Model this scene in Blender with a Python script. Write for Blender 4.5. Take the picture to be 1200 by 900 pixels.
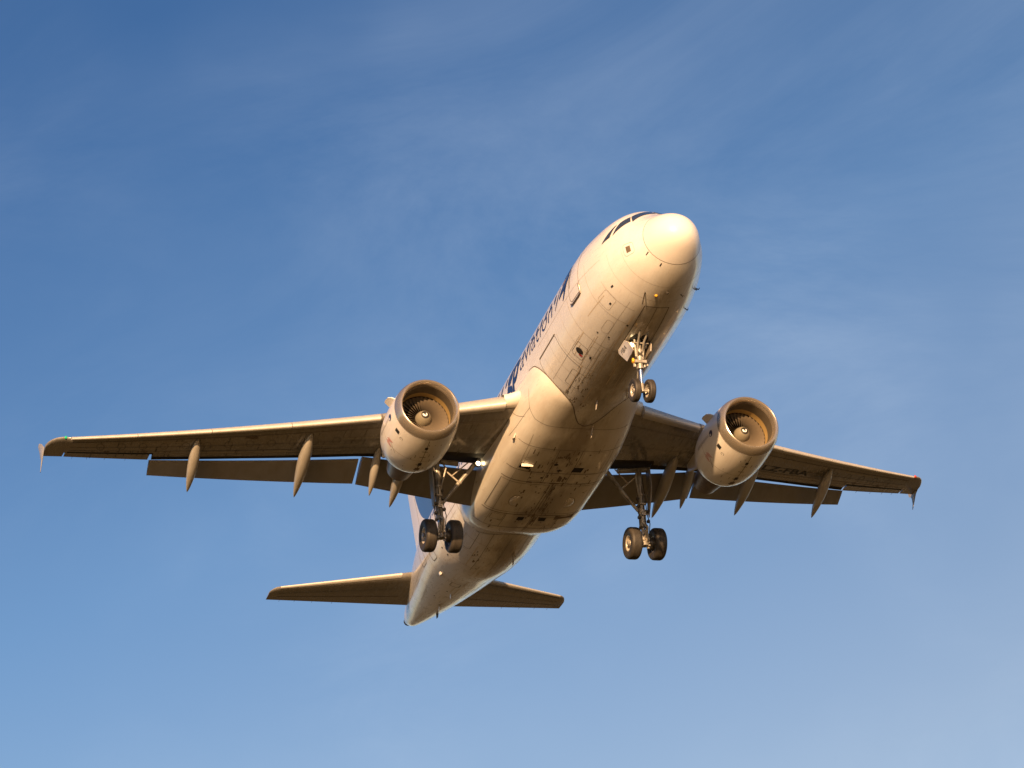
import bpy, bmesh, math, random
from mathutils import Vector, Matrix
random.seed(7)
for o in list(bpy.data.objects): bpy.data.objects.remove(o)
D=bpy.data; SC=bpy.context.scene; COL=SC.collection
rad=math.radians

# ------------------------------------------------------------------ attitude, camera
PITCH=rad(3.5)
# the photographer's position and view, measured in the aircraft's own axes (x aft, y starboard, z up)
CAM=Vector((-71.8200,31.2059,-47.2913))
RIGHT=Vector((-0.278735,-0.955558,-0.095996)); UP=Vector((-0.478216,0.051418,0.876736)); FWD=Vector((0.832836,-0.290284,0.471295))
Rw=Matrix.Rotation(PITCH,3,'Y')
camw=Rw@CAM
ORIGIN=Vector((0,0,1.7-camw.z))-Vector((camw.x,camw.y,0))      # camera stands at x=y=0, 1.7 m above the field
cd=D.cameras.new('camera'); cam=D.objects.new('camera',cd); COL.objects.link(cam)
r_,u_,f_=Rw@RIGHT,Rw@UP,Rw@FWD
M=Matrix(((r_.x,u_.x,-f_.x,0),(r_.y,u_.y,-f_.y,0),(r_.z,u_.z,-f_.z,0),(0,0,0,1)))
cam.matrix_world=Matrix.Translation(ORIGIN+camw)@M
cd.sensor_width=36; cd.lens=36*3396.09/1200; cd.clip_start=.5; cd.clip_end=60000
SC.camera=cam

# ------------------------------------------------------------------ sun and sky
CLR,CLS=.6,21.0
SKYR=(.22,.53); SKYC=((1.20,.965,.90),(.735,.81,.92),(.40,.575,.79))
SUNL=Vector((-.924,.383,.148)).normalized()       # towards the sun, aircraft axes
SUN=(Rw@SUNL).normalized()
sun_el=math.asin(SUN.z); sun_az=math.atan2(SUN.x,SUN.y)   # sky sun_rotation: from +Y, clockwise
sd=D.lights.new('sun','SUN'); sd.energy=5.0; sd.angle=rad(.53); sd.color=(1.0,.595,.285)
so=D.objects.new('sun',sd); COL.objects.link(so); so.rotation_euler=SUN.to_track_quat('Z','Y').to_euler()
W=D.worlds.new('World'); SC.world=W; W.use_nodes=True
nt=W.node_tree; N=nt.nodes; L=nt.links; N.clear()
def nd(t,**k):
    n=N.new(t)
    for a,b in k.items(): setattr(n,a,b)
    return n
out=nd('ShaderNodeOutputWorld'); bg=nd('ShaderNodeBackground'); sky=nd('ShaderNodeTexSky')
sky.sky_type='NISHITA'; sky.sun_disc=False; sky.sun_elevation=max(sun_el,rad(9)); sky.sun_rotation=sun_az
sky.altitude=100; sky.air_density=1.0; sky.dust_density=.6; sky.ozone_density=2.0
bg.inputs['Strength'].default_value=.070
tc=nd('ShaderNodeTexCoord')
# cirrus combed by a high wind: long along WD, short across it (fixed directions in the world)
WD=Vector((.10,-.93,.35)).normalized(); WC=Vector((-.45,.28,.85)).normalized()
mp=nd('ShaderNodeCombineXYZ')
for i_,(v_,k_) in enumerate(((WD,5.0),(WC,12.0),(WD.cross(WC),5.0))):
    d_=nd('ShaderNodeVectorMath',operation='DOT_PRODUCT'); d_.inputs[1].default_value=v_*k_; L.new(tc.outputs['Generated'],d_.inputs[0])
    a_=nd('ShaderNodeMath',operation='ADD'); a_.inputs[1].default_value=CLS*(1+.3*i_); L.new(d_.outputs['Value'],a_.inputs[0]); L.new(a_.outputs[0],mp.inputs[i_])
n1=nd('ShaderNodeTexNoise'); n1.inputs['Scale'].default_value=1.0; n1.inputs['Detail'].default_value=14; n1.inputs['Roughness'].default_value=.66; n1.inputs['Distortion'].default_value=.8
mp2=nd('ShaderNodeMapping'); mp2.inputs['Location'].default_value=(CLS,1,2)
n2=nd('ShaderNodeTexNoise'); n2.inputs['Scale'].default_value=5.0; n2.inputs['Detail'].default_value=4
m1=nd('ShaderNodeMapRange'); m1.inputs['From Min'].default_value=.38; m1.inputs['From Max'].default_value=.78
m2=nd('ShaderNodeMapRange'); m2.inputs['From Min'].default_value=.36; m2.inputs['From Max'].default_value=.66
mu=nd('ShaderNodeMath',operation='MULTIPLY'); mu2=nd('ShaderNodeMath',operation='MULTIPLY'); mu2.inputs[1].default_value=.27
tint=nd('ShaderNodeMix',data_type='RGBA',blend_type='MULTIPLY'); tint.inputs[0].default_value=1.0
# the sky pales towards the horizon and towards the side away from the zenith-west: clear upper air, thin haze lower down
AX=(Vector((0,0,1))*.93-(Rw@RIGHT)*.36).normalized()
dt=nd('ShaderNodeVectorMath',operation='DOT_PRODUCT'); dt.inputs[1].default_value=AX
L.new(tc.outputs['Generated'],dt.inputs[0])
ra=nd('ShaderNodeMapRange'); ra.inputs['From Min'].default_value=SKYR[0]; ra.inputs['From Max'].default_value=SKYR[1]
rp=nd('ShaderNodeValToRGB'); e_=rp.color_ramp.elements; e_[0].position=0; e_[0].color=(*SKYC[0],1); e_[1].position=1; e_[1].color=(*SKYC[2],1); e3=e_.new(.5); e3.color=(*SKYC[1],1)
L.new(dt.outputs['Value'],ra.inputs[0]); L.new(ra.outputs[0],rp.inputs[0]); L.new(rp.outputs[0],tint.inputs[7])
mx=nd('ShaderNodeMix',data_type='RGBA'); mx.inputs[7].default_value=(5.0,5.7,6.6,1)
L.new(mp.outputs[0],n1.inputs['Vector']); L.new(tc.outputs['Generated'],mp2.inputs['Vector']); L.new(mp2.outputs[0],n2.inputs['Vector'])
L.new(n1.outputs[0],m1.inputs[0]); L.new(n2.outputs[0],m2.inputs[0]); L.new(m1.outputs[0],mu.inputs[0]); L.new(m2.outputs[0],mu.inputs[1]); L.new(mu.outputs[0],mu2.inputs[0])
L.new(sky.outputs[0],tint.inputs[6]); L.new(tint.outputs[2],mx.inputs[6]); L.new(mu2.outputs[0],mx.inputs[0]); L.new(mx.outputs[2],bg.inputs['Color'])
cf=nd('ShaderNodeMapRange'); cf.inputs['To Min'].default_value=.38; cf.inputs['To Max'].default_value=.13; L.new(ra.outputs[0],cf.inputs[0]); L.new(cf.outputs[0],mu2.inputs[1])
L.new(mx.outputs[2],bg.inputs['Color']); L.new(bg.outputs[0],out.inputs[0])
SC.view_settings.view_transform='Standard'; SC.view_settings.look='None'; SC.view_settings.gamma=1; SC.view_settings.use_curve_mapping=False
SC.view_settings.exposure=1.10

# ------------------------------------------------------------------ materials
def mat(name,base,rough=.5,metal=0,coat=0,spec=.5,dirt=None,emit=None,noise=None,bump=0):
    m=D.materials.new(name); m.use_nodes=True; t=m.node_tree; b=t.nodes['Principled BSDF']
    b.inputs['Base Color'].default_value=(*base,1); b.inputs['Roughness'].default_value=rough; b.inputs['Metallic'].default_value=metal
    b.inputs['Specular IOR Level'].default_value=spec
    if coat: b.inputs['Coat Weight'].default_value=coat; b.inputs['Coat Roughness'].default_value=.08
    if emit: b.inputs['Emission Color'].default_value=(*emit[:3],1); b.inputs['Emission Strength'].default_value=emit[3]
    co=t.nodes.new('ShaderNodeTexCoord')
    def noi(scale,vec,det=5,ro=.55,loc=(0,0,0)):
        mpp=t.nodes.new('ShaderNodeMapping'); mpp.inputs['Scale'].default_value=vec; mpp.inputs['Location'].default_value=loc
        n=t.nodes.new('ShaderNodeTexNoise'); n.inputs['Scale'].default_value=scale; n.inputs['Detail'].default_value=det; n.inputs['Roughness'].default_value=ro
        t.links.new(co.outputs['Object'],mpp.inputs[0]); t.links.new(mpp.outputs[0],n.inputs['Vector']); return n.outputs[0]
    def rng(s,a,b2,c=0,d=1):
        r=t.nodes.new('ShaderNodeMapRange'); r.inputs['From Min'].default_value=a; r.inputs['From Max'].default_value=b2; r.inputs['To Min'].default_value=c; r.inputs['To Max'].default_value=d
        t.links.new(s,r.inputs[0]); return r.outputs[0]
    def mixc(f,a,b2):
        x=t.nodes.new('ShaderNodeMix'); x.data_type='RGBA'
        if hasattr(f,'links'): t.links.new(f,x.inputs[0])
        else: x.inputs[0].default_value=f
        for s,i in ((a,6),(b2,7)):
            if hasattr(s,'links'): t.links.new(s,x.inputs[i])
            else: x.inputs[i].default_value=(*s,1)
        return x.outputs[2]
    def mul(a,b2):
        x=t.nodes.new('ShaderNodeMath'); x.operation='MULTIPLY'; t.links.new(a,x.inputs[0])
        if hasattr(b2,'links'): t.links.new(b2,x.inputs[1])
        else: x.inputs[1].default_value=b2
        return x.outputs[0]
    if dirt:
        # streaks run along x (the airflow); grime is soot and oil worn into the lower skin
        dc,amt=dirt
        s1=rng(noi(1.0,(.35,3.2,3.2),7,.62),.42,.72)
        s2=rng(noi(1.6,(1,1,1),6,.6,(3,9,2)),.45,.75)
        sp=rng(noi(9.0,(.35,1.6,1.6),4,.7,(1,4,7)),.60,.78)
        if name in('white_paint','radome_paint'): sp=rng(noi(3.0,(.4,1.2,1.2),4,.6,(1,4,7)),.66,.9)
        c1=mixc(mul(s1,.75*amt),base,dc)
        c2=mixc(mul(s2,.45*amt),c1,dc)
        c3=mixc(mul(sp,(.55 if name!='bare_metal_lip' else 0)*amt),c2,tuple(x*.5 for x in dc))
        if name in('white_paint','belly_paint'):
            sep=t.nodes.new('ShaderNodeSeparateXYZ'); t.links.new(co.outputs['Object'],sep.inputs[0])
            low=rng(sep.outputs[2],-1.45,-2.05)
            big=rng(noi(.8,(.5,1.3,1),5,.6,(7,1,1)),.32,.58)
            yb=t.nodes.new('ShaderNodeMath'); yb.operation='ABSOLUTE'; t.links.new(sep.outputs[1],yb.inputs[0])
            mid=rng(yb.outputs[0],1.5,.3)
            c3=mixc(mul(mul(mul(low,big),mid),.72),c3,(.17,.12,.065))
        t.links.new(c3,b.inputs['Base Color'])
        rr=rng(noi(3,(.5,2,2),5),.3,.7,rough*.8,min(1,rough*1.35)); t.links.new(rr,b.inputs['Roughness'])
    if noise:
        c2,sc,vec=noise
        t.links.new(mixc(rng(noi(sc,vec,6,.6),.35,.68),base,c2),b.inputs['Base Color'])
    if bump:
        bp=t.nodes.new('ShaderNodeBump'); bp.inputs['Strength'].default_value=bump; bp.inputs['Distance'].default_value=.02
        t.links.new(noi(2.2,(.6,1,1),3),bp.inputs['Height']); t.links.new(bp.outputs[0],b.inputs['Normal'])
    return m
WHITE=mat('white_paint',(.80,.79,.77),.28,coat=.6,dirt=((.55,.47,.37),.26),bump=.09)
BELLY=mat('belly_paint',(.78,.76,.71),.30,coat=.5,dirt=((.42,.32,.20),.36),bump=.05)
NACW=mat('nacelle_white',(.80,.78,.74),.33,coat=.4,dirt=((.45,.37,.27),.30))
WING=mat('wing_grey',(.25,.245,.235),.24,coat=.7,spec=.6,dirt=((.14,.12,.085),.6),bump=.12)
FLAPM=mat('flap_grey',(.235,.23,.22),.38,coat=.2,dirt=((.14,.12,.09),.5))
FAIRM=mat('fairing_grey',(.40,.39,.36),.36,coat=.3,dirt=((.20,.165,.12),.45))
SLATM=mat('slat_metal',(.50,.49,.46),.38,metal=.25,dirt=((.40,.35,.28),.35))
SEAM=mat('panel_gap',(.13,.11,.09),.7)
SEAMF=mat('faint_panel_gap',(.36,.31,.25),.6)
SEAMW=mat('wing_panel_gap',(.07,.06,.045),.6)
SHEEN=mat('painted_wing_sheen',(.34,.31,.25),.3,coat=.5)  # lighter grey for painted-on reflection bands under the glossy wings
STREAK=mat('faint_streak',(.58,.50,.40),.4,coat=.3)
STAIN=mat('soot_stain',(.16,.12,.08),.6)
DARK=mat('bay_black',(.018,.016,.014),.8)
NAVY=mat('navy_lettering',(.012,.02,.085),.35,coat=.4)
BLUE=mat('blue_tail_paint',(.028,.10,.36),.30,coat=.5)
BLACKM=mat('black_marking',(.02,.02,.02),.5)
RED=mat('red_marking',(.45,.03,.03),.5)
GLASS=mat('cockpit_glass',(.035,.045,.06),.06,spec=.8,coat=.6)
WINP=mat('cabin_window_glass',(.04,.045,.055),.12)
LIPM=mat('bare_metal_lip',(.50,.45,.39),.20,metal=.75)
LINER=mat('inlet_liner',(.11,.093,.068),.42,metal=.1,dirt=((.07,.058,.04),.3))
ABRAD=mat('fan_case_ring',(.50,.36,.15),.4,metal=.2)
BLADE=mat('titanium_blade',(.135,.112,.085),.5,metal=.1,spec=.3)
SPIN=mat('spinner_grey',(.22,.20,.15),.5)
SWIRL=mat('white_spiral',(.8,.8,.78),.4)
HOT=mat('burnt_metal',(.24,.20,.18),.38,metal=.7,noise=((.12,.11,.13),2.5,(1,1,1)))
RUB=mat('tyre_rubber',(.022,.020,.018),.60,noise=((.045,.039,.033),3,(1,1,1)))
RIM=mat('rim_paint',(.42,.39,.34),.4,metal=.2)
GEARM=mat('gear_leg_paint',(.38,.37,.34),.38,metal=.2,dirt=((.06,.05,.035),1.0))
CHROME=mat('chrome_piston',(.75,.75,.75),.15,metal=1)
GDARK=mat('greasy_dark_metal',(.06,.055,.045),.5,metal=.4)
LAMP=mat('lit_lamp',(1,.9,.7),.3,emit=(1,.74,.40,6))
LAMPG=mat('lamp_glass_unlit',(.30,.30,.28),.08,metal=.3)
GREEN=mat('green_lens',(.02,.4,.2),.2,emit=(.05,.8,.35,.03))
REDL=mat('red_lens',(.4,.03,.02),.2)
AMBER=mat('amber_lens',(.8,.45,.05),.2)

FINM=mat('fin_paint',(.80,.79,.77),.28,coat=.6)
def fin_paint(m):      # blue rounded field on a white fin; its lower edge is a curve in the fin's own x,z
    t=m.node_tree; N_=t.nodes; b=N_['Principled BSDF']; co=N_.new('ShaderNodeTexCoord'); sp=N_.new('ShaderNodeSeparateXYZ'); t.links.new(co.outputs['Object'],sp.inputs[0])
    mr=N_.new('ShaderNodeMapRange'); mr.inputs['From Min'].default_value=26; mr.inputs['From Max'].default_value=33; t.links.new(sp.outputs[0],mr.inputs[0])
    fc=N_.new('ShaderNodeFloatCurve'); c=fc.mapping.curves[0]; P=[(26,4.6),(27.6,3.8),(28.4,3.36),(29.2,3.42),(29.7,3.66),(30.3,4.12),(30.75,4.75),(31.1,5.5),(31.6,7.0),(33,9.9)]
    c.points[0].location=((P[0][0]-26)/7,P[0][1]/10); c.points[1].location=((P[-1][0]-26)/7,P[-1][1]/10)
    for x,z in P[1:-1]: c.points.new((x-26)/7,z/10)
    fc.mapping.update(); t.links.new(mr.outputs[0],fc.inputs[1])
    z=N_.new('ShaderNodeMath'); z.operation='MULTIPLY'; z.inputs[1].default_value=.1; t.links.new(sp.outputs[2],z.inputs[0])
    g=N_.new('ShaderNodeMath'); g.operation='GREATER_THAN'; t.links.new(z.outputs[0],g.inputs[0]); t.links.new(fc.outputs[0],g.inputs[1])
    x=N_.new('ShaderNodeMix'); x.data_type='RGBA'; x.inputs[6].default_value=(.80,.79,.77,1); x.inputs[7].default_value=(.045,.11,.30,1); t.links.new(g.outputs[0],x.inputs[0]); t.links.new(x.outputs[2],b.inputs['Base Color'])
fin_paint(FINM)

# ------------------------------------------------------------------ mesh helpers
class MB:
    def __init__(s): s.v=[]; s.f=[]; s.m=[]
    def add(s,vs,fs,m=0):
        k=len(s.v); s.v+= [tuple(v) for v in vs]
        for f in fs: s.f.append(tuple(i+k for i in f)); s.m.append(m)
    def loft(s,secs,m=0,closed=True,caps=True):
        n=len(secs[0]); vs=[p for a in secs for p in a]; fs=[]
        for i in range(len(secs)-1):
            for j in range(n if closed else n-1):
                k=(j+1)%n; fs.append((i*n+j,i*n+k,(i+1)*n+k,(i+1)*n+j))
        if closed and caps:
            fs.append(tuple(range(n))[::-1]); e=(len(secs)-1)*n; fs.append(tuple(range(e,e+n)))
        s.add(vs,fs,m)
    def tube(s,pts,r,m=0,n=12,caps=True):
        pts=[Vector(p) for p in pts]; secs=[]
        rs=r if isinstance(r,(list,tuple)) else [r]*len(pts)
        for i,p in enumerate(pts):
            t=(pts[min(i+1,len(pts)-1)]-pts[max(i-1,0)]).normalized()
            a=t.orthogonal().normalized() if i==0 else (a-t*a.dot(t)).normalized()
            b=t.cross(a)
            secs.append([p+(a*math.cos(q)+b*math.sin(q))*rs[i] for q in [2*math.pi*k/n for k in range(n)]])
        s.loft(secs,m,True,caps)
    def rev(s,prof,c,axis=(1,0,0),n=48,up=(0,0,1)):
        # prof: (x along axis, radius, material of the ring that FOLLOWS)
        ax=Vector(axis).normalized(); u=Vector(up); u=(u-ax*u.dot(ax)).normalized(); w=ax.cross(u); c=Vector(c)
        secs=[[c+ax*p[0]+(u*math.cos(2*math.pi*k/n)+w*math.sin(2*math.pi*k/n))*max(p[1],1e-4) for k in range(n)] for p in prof]
        k0=len(s.v); s.v+=[tuple(q) for a in secs for q in a]
        for i in range(len(prof)-1):
            mm=prof[i][2] if len(prof[i])>2 else 0
            for j in range(n):
                k=(j+1)%n; s.f.append((k0+i*n+j,k0+i*n+k,k0+(i+1)*n+k,k0+(i+1)*n+j)); s.m.append(mm)
    def box(s,c,d,m=0,R=None,bev=0):
        c=Vector(c); h=[x/2 for x in d]; vs=[]
        for x in(-1,1):
            for y in(-1,1):
                for z in(-1,1):
                    q=Vector((x*h[0],y*h[1],z*h[2]))
                    if R: q=R@q
                    vs.append(c+q)
        s.add(vs,[(0,1,3,2),(4,6,7,5),(0,4,5,1),(2,3,7,6),(0,2,6,4),(1,5,7,3)],m)
    def plate(s,poly,t,m=0):
        # solid plate: 3D polygon thickened along its normal by t
        P=[Vector(p) for p in poly]; nrm=Vector((0,0,0))
        for i in range(len(P)): nrm+=(P[i]-P[0]).cross(P[(i+1)%len(P)]-P[0])
        nrm.normalize(); n=len(P); a=[p-nrm*t/2 for p in P]; b=[p+nrm*t/2 for p in P]
        s.add(a+b,[tuple(range(n))[::-1],tuple(range(n,2*n))]+[(i,(i+1)%n,n+(i+1)%n,n+i) for i in range(n)],m)
    def build(s,name,mats,parent=None,smooth=True,ang=35,bevel=0,recalc=True):
        me=D.meshes.new(name); me.from_pydata(s.v,[],s.f)
        if not isinstance(mats,(list,tuple)): mats=[mats]
        for q in mats: me.materials.append(q)
        me.polygons.foreach_set('material_index',s.m)
        if recalc:
            bm=bmesh.new(); bm.from_mesh(me); bmesh.ops.remove_doubles(bm,verts=bm.verts,dist=1e-5)
            bmesh.ops.recalc_face_normals(bm,faces=bm.faces); bm.to_mesh(me); bm.free()
        if smooth:
            me.polygons.foreach_set('use_smooth',[True]*len(me.polygons)); me.set_sharp_from_angle(angle=rad(ang))
        me.update(); o=D.objects.new(name,me); COL.objects.link(o)
        if parent: o.parent=parent
        return o
def pchip(pts,col):
    X=[p[0] for p in pts]; Y=[p[col] for p in pts]; n=len(X); h=[X[i+1]-X[i] for i in range(n-1)]; d=[(Y[i+1]-Y[i])/h[i] for i in range(n-1)]
    m=[d[0]]+[0]*(n-2)+[d[-1]]
    for i in range(1,n-1):
        if d[i-1]*d[i]>0:
            w1=2*h[i]+h[i-1]; w2=h[i]+2*h[i-1]; m[i]=(w1+w2)/(w1/d[i-1]+w2/d[i])
    def f(x):
        x=min(max(x,X[0]),X[-1]); i=0
        while i<n-2 and x>X[i+1]: i+=1
        t=(x-X[i])/h[i]
        return (1+2*t)*(1-t)**2*Y[i]+t*(1-t)**2*h[i]*m[i]+t*t*(3-2*t)*Y[i+1]+t*t*(t-1)*h[i]*m[i+1]
    return f
def interp(x,xs,ys):
    if x<=xs[0]: return ys[0]
    for i in range(len(xs)-1):
        if x<=xs[i+1]: return ys[i]+(ys[i+1]-ys[i])*(x-xs[i])/(xs[i+1]-xs[i])
    return ys[-1]

# ------------------------------------------------------------------ ground (out of frame, lights the underside)
gm=D.materials.new('dry_grass'); gm.use_nodes=True; t=gm.node_tree; b=t.nodes['Principled BSDF']; b.inputs['Roughness'].default_value=.95
co=t.nodes.new('ShaderNodeTexCoord'); nn=t.nodes.new('ShaderNodeTexNoise'); nn.inputs['Scale'].default_value=.02; nn.inputs['Detail'].default_value=8
cr=t.nodes.new('ShaderNodeValToRGB'); cr.color_ramp.elements[0].position=.35; cr.color_ramp.elements[0].color=(.028,.027,.004,1); cr.color_ramp.elements[1].position=.65; cr.color_ramp.elements[1].color=(.14,.085,.010,1)
t.links.new(co.outputs['Object'],nn.inputs['Vector']); t.links.new(nn.outputs[0],cr.inputs[0]); t.links.new(cr.outputs[0],b.inputs['Base Color'])
g=MB(); ng=60
for i in range(ng+1):
    for j in range(ng+1):
        fx=(i/ng*2-1); fy=(j/ng*2-1); x=math.copysign(abs(fx)**3,fx)*9000; y=math.copysign(abs(fy)**3,fy)*9000
        g.v.append((x,y,.25*math.sin(x*.02)*math.cos(y*.017)-.25))
for i in range(ng):
    for j in range(ng):
        a=i*(ng+1)+j; g.f.append((a,a+1,a+ng+2,a+ng+1)); g.m.append(0)
go=g.build('ground',gm); go['kind']='structure'

# ------------------------------------------------------------------ the aircraft
PLANE=D.objects.new('airliner',None); COL.objects.link(PLANE); PLANE.location=ORIGIN; PLANE.rotation_euler=(0,PITCH,0)
PLANE['label']='white twin-engine airliner with wheels and flaps down, seen from below against blue sky'; PLANE['category']='airplane'

ST=[(0,-.60,-.60,0),(0.03,-.40,-.80,.21),(.1,-.24,-.95,.37),(.25,-.05,-1.11,.555),(.5,.145,-1.27,.745),(1.0,.415,-1.50,.985),(1.5,.70,-1.66,1.23),(2.0,1.08,-1.78,1.42),(2.5,1.45,-1.865,1.58),(3.0,1.65,-1.94,1.71),(4.0,1.88,-2.02,1.87),(5.0,2.03,-2.05,1.955),(6.2,2.07,-2.07,1.975),(21.3,2.07,-2.07,1.975),(23,2.07,-1.92,1.93),(25,2.06,-1.49,1.78),(27,2.03,-1.06,1.52),(29,1.90,-.62,1.17),(31,1.70,-.12,.80),(32.5,1.52,.28,.49),(33.5,1.36,.60,.29),(33.84,1.24,.80,.19)]
SS=[(math.sqrt(s[0]),)+s[1:] for s in ST]
fT,fB,fW=pchip(SS,1),pchip(SS,2),pchip(SS,3)
def fus0(x,th):
    s=math.sqrt(max(x,0)); t_,b_,w=fT(s),fB(s),fW(s)
    return Vector((x,w*math.sin(th),(t_+b_)/2-(t_-b_)/2*math.cos(th)))
def fus(x,th,e=0):
    p=fus0(x,th)
    if e:
        a=fus0(x+.01,th)-fus0(max(x-.01,0),th); c=fus0(x,th+.01)-fus0(x,th-.01); n=c.cross(a)
        if n.length<1e-9: return p
        n.normalize()
        if n.dot(p-Vector((x,0,(fT(math.sqrt(x))+fB(math.sqrt(x)))/2)))<0: n=-n
        p=p+n*e
    return p
def dg(a): return rad(a)
def thz(x,z):   # surface angle at height z (starboard side)
    s=math.sqrt(x); t_,b_=fT(s),fB(s); c=max(-1,min(1,-(z-(t_+b_)/2)/((t_-b_)/2))); return math.acos(c)
NR=96
m=MB()
XS=[.62*0+ (i/26)**2*3.2 for i in range(27)]
XS=[x for x in XS if x>=.93]; XS=[.95]+[x for x in XS if x>1.0]+[3.4+.3*i for i in range(60)]+[21.5+.35*i for i in range(35)]+[33.75,33.84]
m.loft([[fus(x,2*math.pi*k/NR) for k in range(NR)] for x in XS],0,True,False)
# APU exhaust: dark recessed cup
zc=(1.24+.80)/2
m.rev([(-.06,.17,1),(.10,.185,1),(.16,.175,1),(.15,.15,1),(-.3,.14,1),(-.3,0.0)],(33.84,0,zc),(1,0,0),32)
# closed fuselage nose bulkhead just inside the radome joint
def ribbon(mb,pts,w,mi,e=.004,surf=fus,closed=False):
    """thin strip following surface-parameter points; densified so it hugs the curve"""
    P=[]
    q=list(pts)+([pts[0]] if closed else [])
    for i in range(len(q)-1):
        (a,b_),(c,d_)=q[i],q[i+1]; n=max(1,int(max(abs(c-a)/.2,abs(d_-b_)/.06)))
        for k in range(n): P.append((a+(c-a)*k/n,b_+(d_-b_)*k/n))
    P.append(q[-1]); n=len(P); V=[surf(x,t_,e) for x,t_ in P]; L_=[];R_=[]
    for i in range(n):
        if closed: tg=V[(i+1)%(n-1)]-V[(i-1)%(n-1)]
        else: tg=V[min(i+1,n-1)]-V[max(i-1,0)]
        if tg.length<1e-9: tg=Vector((1,0,0))
        x,t_=P[i]; nr=(surf(x,t_,e+.05)-surf(x,t_,e)); sd_=tg.cross(nr).normalized()*w/2
        L_.append(V[i]-sd_); R_.append(V[i]+sd_)
    k0=len(mb.v); mb.v+=[tuple(v) for v in L_+R_]
    for i in range(n-1): mb.f.append((k0+i,k0+i+1,k0+n+i+1,k0+n+i)); mb.m.append(mi)
def rrect(x0,x1,t0,t1,rx,rt,n=5):
    o=[]
    for cx,ct,a0 in((x1-rx,t1-rt,0),(x0+rx,t1-rt,90),(x0+rx,t0+rt,180),(x1-rx,t0+rt,270)):
        for k in range(n+1):
            a=rad(a0+90*k/n); o.append((cx+rx*math.cos(a),ct+rt*math.sin(a)))
    return o
def patch(mb,pts,mi,e=.006,surf=fus):
    """filled convex outline in surface parameters -> fan with inner rings so it follows the curve"""
    cx=sum(p[0] for p in pts)/len(pts); ct=sum(p[1] for p in pts)/len(pts); n=len(pts); k0=len(mb.v); R=4
    for r in range(R,0,-1):
        mb.v+=[tuple(surf(cx+(p[0]-cx)*r/R,ct+(p[1]-ct)*r/R,e)) for p in pts]
    mb.v.append(tuple(surf(cx,ct,e)))
    for r in range(R-1):
        for i in range(n):
            j=(i+1)%n; mb.f.append((k0+r*n+i,k0+r*n+j,k0+(r+1)*n+j,k0+(r+1)*n+i)); mb.m.append(mi)
    for i in range(n): mb.f.append((k0+(R-1)*n+i,k0+(R-1)*n+(i+1)%n,k0+R*n)); mb.m.append(mi)
SM=MB()   # seams of the fuselage skin: kept as separate faces inside the fuselage mesh
def ring(x,w=.014,mi=3,a0=-180,a1=180,e=.004): ribbon(SM,[(x,dg(a)) for a in range(a0,a1+1,6)],w,mi,e)
ring(4.05,.012,4,-100,100); ring(5.72,.014,4,-95,95); ring(7.25,.012,4,-75,75); ring(9.2,.012,4,-70,70)
for x in(3.3,): ring(x,.01,4,20,70)
for x in(20.6,22.7,24.9,27.2,29.6): ring(x,.014,4,-130,130)
for a in(-52,52): ribbon(SM,[(6+.5*i,dg(a)) for i in range(7)],.01,4)
for a in(-118,118,-70,70): ribbon(SM,[(20.2+.5*i,dg(a)) for i in range(24)],.010,4)
for a in(20,-20): ribbon(SM,[(19.4+.5*i,dg(a)) for i in range(8)],.014,3)
ribbon(SM,[(19.6,0),(22.6,0)],.012,3)
# nose gear bay: forward doors closed, outline and centre joint
ribbon(SM,[(2.90,dg(14)),(4.0,dg(13.6)),(5.42,dg(13.2))],.028,3); ribbon(SM,[(2.90,dg(-14)),(4.0,dg(-13.6)),(5.42,dg(-13.2))],.028,3)
ribbon(SM,[(2.90,dg(14)),(2.88,0),(2.90,dg(-14))],.022,3); ribbon(SM,[(2.9,0),(4.45,0)],.018,3)
# access panels low on the nose
for x0,x1,t0,t1 in((3.28,3.95,42,58),(4.3,5.0,30,38)): ribbon(SM,rrect(x0,x1,dg(t0),dg(t1),.1,dg(3)),.010,4,closed=True)
ribbon(SM,rrect(6.30,7.02,dg(37.5),dg(50.5),.06,dg(2)),.014,3,closed=True)
ribbon(SM,rrect(6.0,6.55,dg(27),dg(37),.08,dg(2)),.010,4,closed=True)
ribbon(SM,rrect(1.36,1.80,dg(73),dg(92),.10,dg(5)),.012,4,closed=True)
patch(SM,rrect(1.49,1.68,dg(77.5),dg(87.5),.01,dg(.5),1),5)                           # square vent
patch(SM,[(6.66+.14*math.cos(a),dg(44.3)+.075*math.sin(a)) for a in [k*math.pi/8 for k in range(16)]],2,.007)  # outflow valve
patch(SM,rrect(6.78,6.86,dg(39),dg(43),.02,dg(.5)),6)
for x,a,l in((1.08,25,.12),(2.99,55,.13),(3.62,45,.10),(5.10,27.5,.07),(4.12,18.5,.09),(6.62,32,.12),(5.2,39,.05)):
    patch(SM,rrect(x-l/2,x+l/2,dg(a-1),dg(a+1),.02,dg(.3),2),2,.007)
ribbon(SM,[(.98,dg(58)),(1.12,dg(56))],.035,2)
ribbon(SM,[(2.37,dg(21.5)),(2.85,dg(17.5))],.03,3)
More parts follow.
